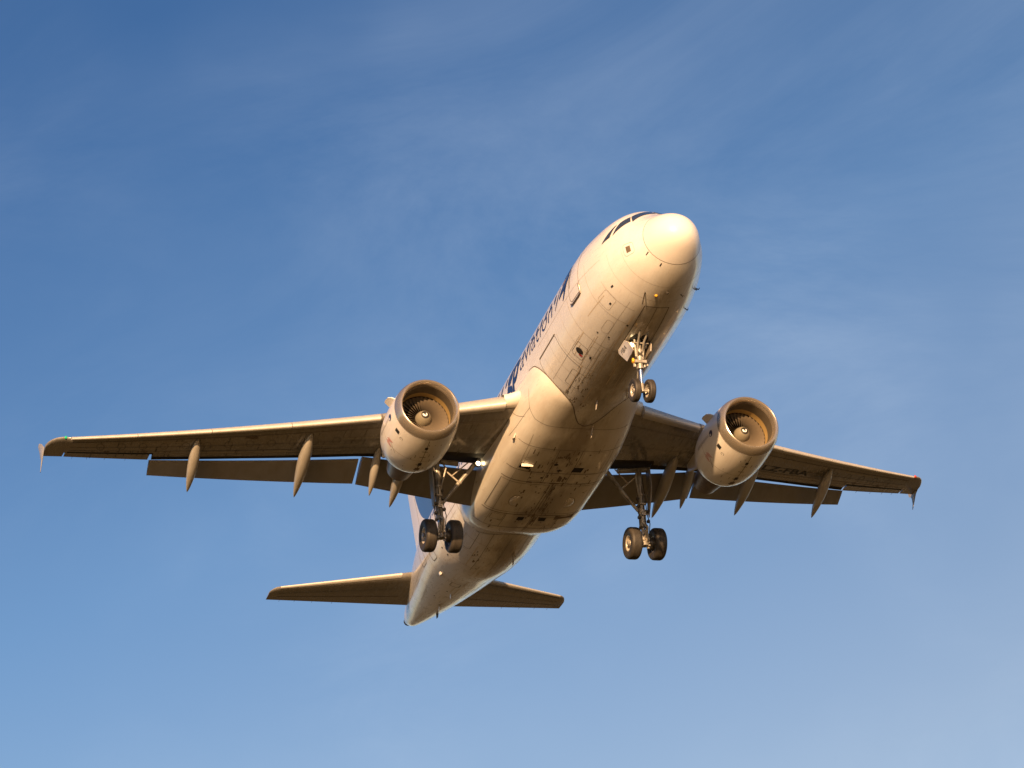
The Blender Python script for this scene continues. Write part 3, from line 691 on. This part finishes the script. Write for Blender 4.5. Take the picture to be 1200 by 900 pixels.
    for i in range(7):
        y=13.46+(16.30-13.46)*i/6; c=xte(y)-xle(y); x0=xle(y); P=[]
        for k in range(7): u=1-.235*(k/6); x=x0+c*u; P.append(Vector((x,y*s,upp(y,x)-.004)))
        for k in range(7): u=.765+.235*(k/6); x=x0+c*u; P.append(Vector((x,y*s,low(y,x)+.004)))
        P[-1]-=Vector((0,0,.01)); secs.append(P)
    w.loft(secs); w.build('aileron',[WING],WG,ang=40)
    for y in(14.2,14.9,15.5,16.0): w=MB(); xb=xte(y); w.tube([(xb-.03,y*s,low(y,xb)+.01),(xb+.15,y*s,low(y,xb)+.005)],.006,0,5); w.build('static_wick',GDARK,WG)
    # flap track fairings (canoes)
    def canoe(y,xf,xt,zt,dep,wid,name='flap_track_fairing'):
        w=MB(); secs=[]; n=24; zf=low(y,xf)
        for i in range(n+1):
            f=i/n; x=xf+(xt-xf)*f
            g=max(0,math.sin(math.pi*min(1,f**.82)))**.72
            zc_=zf+(zt-zf)*(f**1.35)-dep*.10*math.sin(math.pi*f)
            h=dep/2*g+.006; hw=wid/2*g+.004; P=[]
            for k in range(16):
                a=2*math.pi*k/16; P.append(Vector((x,y*s+hw*math.copysign(abs(math.sin(a))**.75,math.sin(a)),zc_-h*math.copysign(abs(math.cos(a))**.85,math.cos(a)))))
            secs.append(P)
        w.loft(secs)
        fx=xf+(xt-xf)*.55
        return w.build(name,[FAIRM],WG,ang=50)
    canoe(12.05,17.05,19.50,wz(12.05)-.84,.42,.36); canoe(8.42,15.25,18.42,wz(8.42)-.90,.50,.40); canoe(5.00,14.9,18.14,wz(5.00)-.88,.54,.38); canoe(5.90,15.6,17.50,wz(5.90)-.88,.40,.28)
    # wing tip fence
    w=MB(); yt=17.03
    def frow(zo,xa,xb,tk): 
        return [Vector((xa+(xb-xa)*u,(yt+yo*tk+abs(zo)*.06)*s,wz(17)+zo+.02)) for u,yo in((0,0),(.3,.5),(.7,.4),(1,0),(.7,-.4),(.3,-.5))]
    w.loft([frow(-.50,20.78,20.85,.02),frow(-.30,20.52,20.72,.04),frow(-.1,20.28,20.70,.06),frow(.0,20.0,20.75,.08),frow(.06,19.95,20.9,.09),frow(.4,20.35,21.0,.05),frow(.68,20.85,21.15,.02)])
    w.build('wingtip_fence',[FAIRM],WG,ang=50)
    w=MB(); w.rev([(-.12,.0),(-.09,.05),(0,.055),(.1,.045),(.16,.0)],(18.98,16.42*s,wz(16.42)+.08),(1,0,0),12); w.build('navigation_light',GREEN if s>0 else REDL,WG)
    # root fillet ahead of the wing, blends into the fuselage
    w=MB(); secs=[]
    for i in range(9):
        f=i/8; y=1.75+f*.78; sp=(1-f)**2; P=[]; c=4.2
        for k in range(14):
            a=math.pi*(.5+k/13); xc=xle(2.5)-.02+.62; 
            x=xc-(.50+.30*sp+ (0))*1.0+ (math.cos(a)+1)*.5*1.6*0
            P.append(Vector((xle(y)+.30-(.38+.45*sp)*abs(math.cos(a-math.pi)) if True else 0,y*s,(upp(y,xle(y)+.3)+low(y,xle(y)+.3))/2+ (upp(y,xle(y)+.3)-low(y,xle(y)+.3))/2*math.sin(a)*(1+.35*sp))))
        secs.append(P)
    w.loft(secs,0,False,False); w.build('wing_root_fillet',[BELLY],WG,ang=60)
    # landing light, lowered under the wing root
    y=2.30; x=15.70; z=low(y,x)
    w=MB(); w.rev([(-.02,.085,1),(.02,.10,1),(.10,.10,1),(.16,.06,1),(.17,.0,1)],(x,y*s,z-.12),(1,0,.15),20); w.box((x+.10,y*s,z-.02),(.05,.05,.12),1)
    lt=w.build('landing_light',[LAMP,GEARM],WG)
    w=MB(); w.rev([(-.045,0.0),(-.04,.04),(-.021,.08)],(x,y*s,z-.12),(1,0,.15),20)
    w.build('landing_light_lens',LAMP,WG)
    return WG
WS=mkwing(1); WP=mkwing(-1)
# registration under the port wing: letter tops towards the leading edge
A,B_,C_=(16.54,8.93),(17.49,11.17),(16.16,8.97)
def regfn(u,v):
    x=A[0]+(B_[0]-A[0])*u+(C_[0]-A[0]-.02)*v; y=A[1]+(B_[1]-A[1])*u+.03*v
    return Vector((x,-y,low(y,x)-.006))
place_text('LZ-FBA',regfn,'registration',BLACKM,WP,bold=.018,nx=12,ny=4,fit=1)

# ------------------------------------------------------------------ engines
def engine(s):
    c=Vector((9.79,5.75*s,-2.14)); ax=Vector((math.cos(rad(1.5)),-.02*s,math.sin(rad(-1.0)))).normalized()*1
    m=MB()
    outp=[(.28,1.125),(.5,1.150),(.8,1.178),(1.2,1.20),(1.7,1.205),(2.2,1.17),(2.5,1.115),(2.75,1.04),(2.86,.99)]
    m.rev([(x,r,0) for x,r in outp]+[(2.85,.965,1),(2.5,.90,1),(2.2,.86,1),(2.2,.5,1)],c,ax,72)
    u=Vector((0,0,1)); u=(u-ax*u.dot(ax)).normalized(); wv=ax.cross(u)
    if wv.y*s<0: pass
    fr_=pchip([(x,r) for x,r in outp],1)
    def ns(x,a,e=0):     # a measured from the bottom, + towards starboard
        r=fr_(x)+e; return c+ax*x+(-u*math.cos(a)+Vector((0,1,0))*math.sin(a))*r
    def rbn(pts,w_,mi,e=.004): ribbon(m,pts,w_,mi,e,ns)
    rbn([(1.62,dg(a)) for a in range(-180,181,8)],.014,3); rbn([(2.62,dg(a)) for a in range(-180,181,8)],.010,3)
    rbn([(x,0) for x in(.35,.8,1.2,1.6,2.0,2.5,2.8)],.018,2); 
    for x in(1.0,1.35,1.9,2.3):
        rbn([(x,dg(-4)),(x,dg(6))],.03,2)
    patch(m,rrect(.72,.86,dg(-2),dg(3),.02,dg(.4),2),4,.006,ns); patch(m,rrect(1.75,1.95,dg(-3),dg(3),.03,dg(.6),2),4,.006,ns); patch(m,rrect(2.15,2.4,dg(-4),dg(4),.03,dg(.6),2),5,.006,ns)
    # stencils on the starboard-facing flank: square placard, ring, red no-step mark and arrow line
    patch(m,rrect(.60,.76,dg(54),dg(63),.005,dg(.3),1),4,.006,ns)
    P=[(.82+.05*math.cos(q*math.pi/7),dg(46)+.05*math.sin(q*math.pi/7)) for q in range(13)]; rbn(P,.014,4)
    for q in range(7): 
        x=1.38+.045*q; rbn([(x,dg(62-2.2*abs(q-3))),(x+.02,dg(67+1.6*(q%3)))],.018,6)
    rbn([(1.45,dg(60)),(1.75,dg(45))],.012,4); patch(m,rrect(2.02,2.12,dg(42),dg(49),.01,dg(.5),1),7,.006,ns)
    for q in range(14): rbn([(1.0+.075*q,dg(86)),(1.03+.075*q,dg(91))],.02,4)
    for q in range(18): 
        x=random.uniform(.5,2.8); a=random.gauss(0,25); l=random.uniform(.04,.2); patch(m,rrect(x,x+l,dg(a-.4),dg(a+.4),.01,dg(.1),1),5,.005,ns)
    EN=m.build('engine',[NACW,DARK,SEAM,SEAMF,BLACKM,STAIN,RED,SWIRL],PLANE,recalc=False,ang=50)
    # operator mark on the nacelle
    w=MB(); patch(w,[(.80+.13*math.cos(q*math.pi/8),dg(88)+.10*math.sin(q*math.pi/8)) for q in range(16)],0,.006,ns); patch(w,[(.84+.05*math.cos(q*math.pi/8),dg(86)+.04*math.sin(q*math.pi/8)) for q in range(16)],1,.009,ns); w.build('emblem',[NAVY,WHITE],EN,recalc=False)
    # inlet lip (bare metal) and barrel
    w=MB(); w.rev([(.28,1.124,0),(.18,1.105,0),(.08,1.072,0),(.0,1.035,0),(-.045,1.0,0),(-.06,.965,0),(-.04,.93,0),(.02,.90,0),(.10,.882,0),(.20,.875,1),(.45,.880,1),(.64,.888,2),(.66,.890,2),(.88,.888,3),(1.4,.888,3),(1.4,.3)],c,ax,80); w.build('inlet_lip',[LIPM,LINER,ABRAD,DARK],EN,recalc=False,ang=50)
    w=MB(); w.rev([(.282,1.129,0),(.294,1.130)],c,ax,80); w.build('lip_joint',SEAM,EN,recalc=False)
    # fan: 36 twisted blades
    w=MB(); 
    for k in range(36):
        a0=2*math.pi*k/36; secs=[]
        for i in range(6):
            f=i/5; r=.27+.60*f; tw=rad(22+40*f); ch=.17+.07*f
            rd=u*math.cos(a0+.10*f*f)+wv*math.sin(a0+.10*f*f); tn=ax.cross(rd)
            cc=c+ax*.92+rd*r; dirc=ax*math.cos(tw)+tn*math.sin(tw); nn=dirc.cross(rd)
            secs.append([cc+dirc*ch*(q-.5)+nn*t_ for q,t_ in((0,0),(.5,.008),(1,0),(.5,-.006))])
        w.loft(secs)
    w.build('fan',[BLADE],EN,ang=40)
    # spinner with painted spiral
    w=MB(); prof=[(.50,.0),(.505,.035),(.53,.09),(.58,.15),(.65,.20),(.72,.235),(.80,.262),(.88,.278),(.94,.285)]
    n=64; xs_=[];rs_=[]
    for i in range(41):
        t_=i/40; xx=.50+.44*t_**1.8; xs_.append(xx); rs_.append(pchip(prof,1)(xx))
    k0=len(w.v)
    for i in range(41):
        for k in range(n): a=2*math.pi*k/n; w.v.append(tuple(c+ax*xs_[i]+(u*math.cos(a)+wv*math.sin(a))*max(rs_[i],.0005)))
    for i in range(40):
        for k in range(n):
            a=(k+.5)/n; rr=(rs_[i]+rs_[i+1])/2; r0=.02+.075*a
            mi=1 if (abs(rr-r0)<.020 and .05<a<.80) else (2 if rr<.135 else 0)
            j=(k+1)%n; w.f.append((i*n+k,i*n+j,(i+1)*n+j,(i+1)*n+k)); w.m.append(mi)
    w.build('spinner',[SPIN,SWIRL,BLACKM],EN,recalc=False)
    # core cowl, nozzle, plug
    w=MB(); w.rev([(2.1,.60,0),(2.7,.655,0),(3.3,.62,0),(3.9,.53,0),(4.5,.435,0),(4.5,.41,1),(4.1,.38,1),(4.1,.2,1)],c,ax,48); w.build('exhaust_nozzle',[HOT,DARK],EN,recalc=False)
    w=MB(); w.rev([(4.0,.2),(4.3,.19),(4.6,.12),(4.8,.03),(4.81,0.0)],c,ax,32); w.build('exhaust_plug',HOT,EN,recalc=False)
    # pylon
    w=MB(); yc=5.75*s; secs=[]
    for x,zt,zb_,hw in((10.75,-.93,-1.05,.02),(11.4,-.78,-1.15,.14),(12.4,-.62,-1.2,.19),(13.4,-.45,-1.3,.20),(14.2,-.55,-1.55,.18),(15.0,-.6,-1.25,.14),(15.8,-.65,-.98,.05)):
        secs.append([Vector((x,yc-hw,zt)),Vector((x,yc+hw,zt)),Vector((x,yc+hw*.9,(zt+zb_)/2)),Vector((x,yc+hw*.6,zb_)),Vector((x,yc-hw*.6,zb_)),Vector((x,yc-hw*.9,(zt+zb_)/2))])
    w.loft(secs); w.build('pylon',[NACW],EN,ang=60)
    # vortex strakes on both flanks
    for sg in(1,-1):
        a=dg(128); 
        def q(x,e): r=fr_(x)+e; return c+ax*x+(-u*math.cos(a)+Vector((0,sg,0))*math.sin(a))*r
        w=MB(); w.plate([q(.85,-.02),q(.92,.12),q(1.06,.22),q(1.3,.26),q(1.42,.24),q(1.5,-.02)],.03); w.build('strake',NACW,EN,smooth=False)
    return EN
engine(1); engine(-1)

# ------------------------------------------------------------------ tailplane and fin
def tailplane(s):
    m=MB(); secs=[]; ys=[.35,.8,1.2]+[1.8+.5*i for i in range(9)]+[6.0,6.12,6.2,6.24]
    for y in ys:
        f=(y-1.0)/5.1; xa=28.82+(31.59-28.82)*f; xb=31.9+(32.75-31.9)*f; zc_=.83+.445*f; T=.34-.20*f
        if y>6.0: xa+=((y-6.0)/.24)**2*.35; T*=1-.6*((y-6.0)/.24)
        P=[]; c=xb-xa
        for k in range(13): u=(1-k/12)**1.6; P.append(Vector((xa+c*u,y*s,zc_+T*af(u))))
        for k in range(1,13): u=(k/12)**1.6; P.append(Vector((xa+c*u,y*s,zc_-T*af(u))))
        P[-1]-=Vector((0,0,.01)); secs.append(P)
    m.loft(secs)
    def ts(x_u,y,e):
        f=(y-1.0)/5.1; xa=28.82+(31.59-28.82)*f; xb=31.9+(32.75-31.9)*f; zc_=.83+.445*f; T=.34-.20*f; return Vector((xa+(xb-xa)*x_u,y*s,zc_-T*af(x_u)-e))
    for u0,w_,y0 in((.66,.045,1.2),(.10,.022,1.4),(.38,.014,1.3)):
        V=[ts(u0,y0+(5.9-y0)*k/14,.004) for k in range(15)]; k0=len(m.v)
        for p in V: m.v+=[tuple(p-Vector((w_/2,0,0))),tuple(p+Vector((w_/2,0,0)))]
        for i in range(14): m.f.append((k0+2*i,k0+2*i+1,k0+2*i+3,k0+2*i+2)); m.m.append(1)
    TP=m.build('tailplane',[WING,SEAM],PLANE,ang=50)
    w=MB(); secs=[]        # bare leading edge cap
    for k in range(12):
        y=1.5+4.4*k/11; f=(y-1.0)/5.1; xa=28.82+(31.59-28.82)*f; zc_=.83+.445*f; T=.34-.20*f; c=(31.9+(32.75-31.9)*f)-xa; P=[]
        for q in range(6): uu=.055*(1-q/5)**2; P.append(Vector((xa+c*uu-.006,y*s,zc_+T*af(uu)+.004)))
        for q in range(1,6): uu=.055*(q/5)**2; P.append(Vector((xa+c*uu-.006,y*s,zc_-T*af(uu)-.004)))
        secs.append(P)
    w.loft(secs); w.build('leading_edge',[SLATM],TP,ang=60)
    for y in(3.6,4.4,5.1,5.7): w=MB(); f=(y-1.0)/5.1; xb=31.9+(32.75-31.9)*f; w.tube([(xb-.03,y*s,.83+.445*f),(xb+.15,y*s,.825+.445*f)],.006,0,5); w.build('static_wick',GDARK,TP)
    w=MB(); p=Vector((31.0,1.02*s,.80)); w.tube([p+Vector((-.5,0,.02)),p+Vector((.2,.05*s,.02)),p+Vector((.6,0,.02))],[.03,.06,.02],0,8); w.build('hinge_cover',SLATM,TP)
tailplane(1); tailplane(-1)
def fin():
    m=MB(); secs=[]
    zs=[1.6,1.9]+[2.2+.15*i for i in range(38)]+[7.85,7.92]
    def edges(z):
        f=(z-2.0)/5.9; xa=26.9+(31.1-26.9)*f; xb=31.55+(32.75-31.55)*f
        if z<2.9: xa-=(2.9-z)**2*1.7
        return xa,xb
    nu=28
    for z in zs:
        xa,xb=edges(z); c=xb-xa; T=.42-.22*(z-2)/5.9; P=[]
        if z>7.8: xa+=.3*(z-7.8)/.12*.5; c=xb-xa; T*=.6
        for k in range(nu+1): u=(1-k/nu)**1.25; P.append(Vector((xa+c*u,T*af(u),z)))
        for k in range(1,nu+1): u=(k/nu)**1.25; P.append(Vector((xa+c*u,-T*af(u),z)))
        P[-1]-=Vector((0,.01,0)); secs.append(P)
    m.loft(secs)
    me_=m.build('fin',[FINM],PLANE,ang=50)
    w=MB()
    for s in(1,-1):
        V=[(31.1+(32.2-31.1)*k/8-.75+.05*k,2.6+(7.8-2.6)*k/8) for k in range(9)]
        k0=len(w.v)
        for x,z in V: 
            xa,xb=edges(z); T=.42-.22*(z-2)/5.9; u_x=(x-xa)/(xb-xa); y=T*af(u_x)+.004; w.v+=[(x-.01,y*s,z),(x+.01,y*s,z)]
        for i in range(8): w.f.append((k0+2*i,k0+2*i+1,k0+2*i+3,k0+2*i+2)); w.m.append(0)
    w.build('rudder_joint',SEAM,me_,recalc=False)
fin()

# ------------------------------------------------------------------ landing gear
def wheel(cx,cy,cz,R,wd,rr,side,parent):
    """tyre with rounded shoulders and grooves; rim with bolts; axis along y; side=+1 outer face towards +y"""
    w=MB(); h=wd/2; c=(cx,cy,cz)
    prof=[(-h*.62,rr),(-h*.86,rr+.03),(-h,R*.80),(-h*.96,R*.90),(-h*.80,R*.965),(-h*.60,R*.992)]
    for g in(-.42,-.14,.14,.42): prof+=[((g-.035)*h,R*1.0),((g-.03)*h,R*.985),((g+.03)*h,R*.985),((g+.035)*h,R*1.0)]
    prof+=[(h*.60,R*.992),(h*.80,R*.965),(h*.96,R*.90),(h,R*.80),(h*.86,rr+.03),(h*.62,rr),(-h*.62,rr)]
    w.rev([(a,b_) for a,b_ in prof],c,(0,1,0),64); ty=w.build('tyre',RUB,parent,ang=50)
    w=MB()
    for sg in(1,-1):
        w.rev([(sg*h*.80,rr+.025,0),(sg*h*.72,rr-.01,0),(sg*h*.30,rr*.86,0),(sg*h*.22,rr*.5,0),(sg*h*.34,rr*.40,0),(sg*h*.55,rr*.34,0),(sg*h*.60,rr*.25,1),(sg*h*.60,.0)],c,(0,1,0),40)
        for k in range(9):
            a=2*math.pi*k/9; p=Vector(c)+Vector((math.cos(a)*rr*.66,sg*h*.235,math.sin(a)*rr*.66)); w.rev([(0,rr*.13,1),(.006,rr*.13,1),(.007,0.0)],p,(0,sg,0),10,up=(1,0,0))
            a+=.35; p=Vector(c)+Vector((math.cos(a)*rr*.66,sg*h*.26,math.sin(a)*rr*.66)); w.tube([p,p+Vector((0,sg*.03,0))],.018,0,6)
    w.build('wheel_rim',[RIM,GDARK],parent,recalc=False,ang=45)
# nose gear
m=MB(); ZN=-3.77; top=Vector((4.78,0,-1.75)); mid=Vector((4.98,0,-2.95)); bot=Vector((5.05,0,-3.62))
m.tube([top,top.lerp(mid,.55)],[.075,.075],0,20); m.tube([top.lerp(mid,.5),mid],[.095,.095],0,20); m.tube([mid,mid+Vector((.01,0,-.06))],[.12,.12],0,20)
m.tube([mid,bot],[.055,.055],1,20); m.tube([bot+Vector((0,0,.1)),Vector((5.07,0,ZN-.05))],[.075,.08],0,16)
m.tube([(5.07,-.30,ZN),(5.07,.30,ZN)],[.05,.05],0,16)
# torque links (aft), steering cylinders, drag stay, lock links, harness
for sg in(1,-1):
    m.tube([(5.02,.05*sg,-2.9),(5.30,.03*sg,-3.25)],[.025,.02],0,8); m.tube([(5.30,.03*sg,-3.25),(5.12,.05*sg,-3.58)],[.02,.025],0,8)
    m.tube([(4.93,.10*sg,-2.62),(4.98,.17*sg,-2.78),(4.98,.16*sg,-2.95)],[.05,.045,.03],0,10)
    m.tube([(4.72,.18*sg,-1.95),(4.95,.10*sg,-2.68)],[.035,.045],0,10)
    m.tube([(3.95,.17*sg,-1.88),(4.62,.10*sg,-2.2),(4.92,.07*sg,-2.55)],[.035,.035,.03],0,10)
    m.tube([(5.35,.36*sg,-2.25),(5.0,.10*sg,-2.72)],[.022,.022],0,8)
m.tube([(4.72,-.28,-2.2),(4.72,.28,-2.2)],[.025,.025],0,8)
m.box((4.95,0,-2.80),(.22,.40,.10),0); m.box((4.90,.14,-2.70),(.08,.07,.16),2); m.box((4.92,-.16,-2.66),(.08,.07,.12),2); m.box((4.84,0,-2.5),(.06,.16,.2),2)
m.tube([(4.85,.04,-1.9),(4.9,.13,-2.4),(4.93,.11,-2.75),(4.99,.09,-3.05),(5.1,.06,-3.4),(5.1,.12,-3.7)],.012,2,6)
m.tube([(4.85,-.05,-1.9),(4.88,-.14,-2.4),(4.92,-.1,-2.8),(5.05,-.08,-3.1),(5.12,-.06,-3.5)],.012,2,6)
m.box((4.93,.22,-2.92),(.05,.05,.12),0); m.box((4.95,-.24,-2.88),(.05,.05,.07),3); m.tube([(4.9,.24,-2.7),(4.86,.27,-2.85)],[.04,.05],4,8)
NG=m.build('nose_landing_gear',[GEARM,CHROME,GDARK,RIM,AMBER],PLANE,ang=45)
wheel(5.07,.25,ZN,.385,.225,.19,1,NG); wheel(5.07,-.25,ZN,.385,.225,.19,-1,NG)
for y,lit in((.225,True),(-.215,False)):
    w=MB(); w.rev([(-.025,.10,0),(.0,.108,0),(.07,.10,0),(.12,.05,0),(.13,0,0)],(4.88,y,-2.19),(1,0,.25),20); w.build('taxi_light',[GEARM],NG)
    w=MB(); w.rev([(-.050,.0),(-.047,.03),(-.027,.075)],(4.88,y,-2.19),(1,0,.25),20); w.build('taxi_light_lens',LAMP if lit else LAMPG,NG)
# open bay around the leg
w=MB(); patch(w,[(4.42,dg(6)),(4.42,dg(-6)),(4.7,dg(-9)),(5.45,dg(-9)),(5.45,dg(9)),(4.7,dg(9))],0,.006); w.build('gear_bay_opening',DARK,FUS,recalc=False)
w=MB(); patch(w,[(4.9,dg(12.8)),(4.9,dg(-12.8)),(5.42,dg(-12.8)),(5.42,dg(12.8))],0,.007); w.build('gear_bay_opening',DARK,FUS,recalc=False)
# aft doors hanging beside the leg
for sg in(1,-1):
    b_=rad(15); dv=Vector((0,-math.sin(b_)*sg,-math.cos(b_)))
    h0=Vector((0,.44*sg,-1.99))
    P=[h0+Vector((4.95,0,0)),h0+Vector((5.58,0,0)),h0+Vector((5.62,0,0))+dv*.14,h0+Vector((5.30,0,0))+dv*.60,h0+Vector((4.62,0,0))+dv*.56,h0+Vector((4.72,0,0))+dv*.2]
    w=MB(); w.plate(P,.035); dd=w.build('nose_gear_door',WHITE,NG,smooth=False)
    nrm=Vector((0,math.cos(b_)*sg,-math.sin(b_)))
    if sg>0:
        a0=h0+Vector((5.42,0,0))+dv*.30; 
        def dfn(u,v,a0=a0,dv=dv,nrm=nrm): return a0+Vector((-.46,0,0))*u+(-dv)*.17*v+nrm*.021
        place_text('FBA',dfn,'registration',BLACKM,dd,nx=3,ny=2,fit=1,bold=.01)
    dd.name='nose_gear_door'

# main gear
def maing(s):
    m=MB(); ZM=-3.81; Y=3.79
    v=lambda x,y,z: Vector((x,y*s,z))
    top=v(15.85,3.80,-.95); k1=v(15.98,3.80,-2.55); k2=v(16.07,3.795,-3.15); bot=v(16.11,3.795,ZM)
    m.tube([top,k1],[.115,.11],0,24); m.tube([top.lerp(k1,.62),top.lerp(k1,.66)],[.15,.15],0,24); m.tube([k1,k1.lerp(k2,.15)],[.16,.16],0,24); m.tube([k1,k2],[.13,.13],0,24); m.tube([k2,k2+Vector((0,0,-.05))],[.155,.155],0,24)
    m.tube([k2,bot+Vector((0,0,.15))],[.085,.085],1,20); m.tube([bot+Vector((0,0,.24)),bot-Vector((0,0,.09))],[.12,.13],0,20)
    m.tube([v(16.11,3.795-.66,ZM),v(16.11,3.795+.66,ZM)],[.08,.08],0,16)
    # brake packs
    for q in(-1,1):
        m.rev([(0,.0,2),(0,.19,2),(.05,.21,2),(.14,.21,2),(.16,.0)],v(16.11,3.795+q*.17,ZM),(0,q*s,0),24,up=(1,0,0))
        for k in range(8):
            a=2*math.pi*k/8; p=v(16.11+.15*math.cos(a),3.795+q*.15,ZM+.15*math.sin(a)); m.tube([p,p-Vector((0,q*s*.05,0))],.032,3,8)
    # torque links ahead of the leg, lines, brackets
    m.tube([v(15.95,3.74,-3.08),v(15.62,3.78,-3.38)],[.035,.03],3,8); m.tube([v(15.95,3.85,-3.08),v(15.62,3.80,-3.38)],[.035,.03],3,8)
    m.tube([v(15.62,3.78,-3.38),v(16.0,3.74,-3.72)],[.03,.04],3,8); m.tube([v(15.62,3.80,-3.38),v(16.0,3.85,-3.72)],[.03,.04],3,8)
    m.plate([v(15.95,3.68,-3.35),v(15.95,3.90,-3.35),v(15.98,3.94,-3.70),v(15.98,3.66,-3.70)],.06,3)
    for yo,x0 in((-.14,15.86),(.15,15.88),(.02,15.80)):
        m.tube([v(x0,3.8+yo*.8,-1.2),v(x0+.02,3.8+yo,-2.0),v(x0+.08,3.8+yo*1.1,-2.7),v(x0+.02,3.8+yo*1.4,-3.1),v(x0+.14,3.8+yo*1.2,-3.45),v(x0+.2,3.8+yo*1.7,-3.7)],.018,2,6)
    for z,yo in((-2.28,.12),(-2.42,-.15),(-2.62,.16),(-2.85,-.16),(-3.0,.17),(-2.1,-.13)):
        m.box(v(15.93,3.8+yo,z),(.12,.09,.09),2)
    m.box(v(15.86,3.8,-2.75),(.10,.16,.12),3); m.box(v(15.84,3.8,-2.35),(.08,.20,.05),3)
    # side stay: upper and lower arm, lock links and jack
    a=v(15.6,2.45,-1.15); b_=v(15.86,3.02,-1.80); c=v(15.98,3.66,-2.58)
    m.tube([a,b_],[.085,.075],0,14); m.tube([b_,c],[.075,.06],0,14); m.tube([b_+v(0,-.05,.02)-v(0,0,0)*0,b_-v(0,-.05,.02)],[.09,.09],0,10)
    m.tube([b_,v(15.7,3.62,-1.35)],[.035,.03],3,8); m.tube([v(15.75,3.3,-1.6),v(15.45,2.75,-1.2)],[.022,.022],3,8)
    m.tube([v(15.72,3.70,-1.0),v(15.55,3.55,-1.4),v(15.9,3.72,-2.1)],[.03,.03,.03],0,8)
    m.tube([v(15.85,3.0,-1.05),v(15.85,4.2,-.95)],[.10,.10],0,12)
    G=m.build('main_landing_gear',[GEARM,CHROME,GDARK,RIM],PLANE,ang=45)
    wheel(16.11,(3.795+.465)*s,ZM,.585,.42,.27,1,G); wheel(16.11,(3.795-.465)*s,ZM,.585,.42,.27,-1,G)
    # leg door on the outboard side, in two plates
    w=MB(); w.plate([v(15.45,4.10,-1.05),v(15.85,4.10,-1.05),v(15.92,4.08,-1.9),v(16.02,4.03,-2.55),v(15.92,4.02,-2.85),v(15.74,4.02,-2.6),v(15.47,4.08,-1.9)],.035); w.build('main_gear_door',FLAPM,G,smooth=False)
    w=MB(); w.tube([v(15.9,4.1,-1.9),v(15.92,3.85,-2.0)],.025,0,8); w.tube([v(15.95,4.06,-2.7),v(15.97,3.85,-2.7)],.025,0,8); w.build('door_link',GEARM,G)
maing(1); maing(-1)
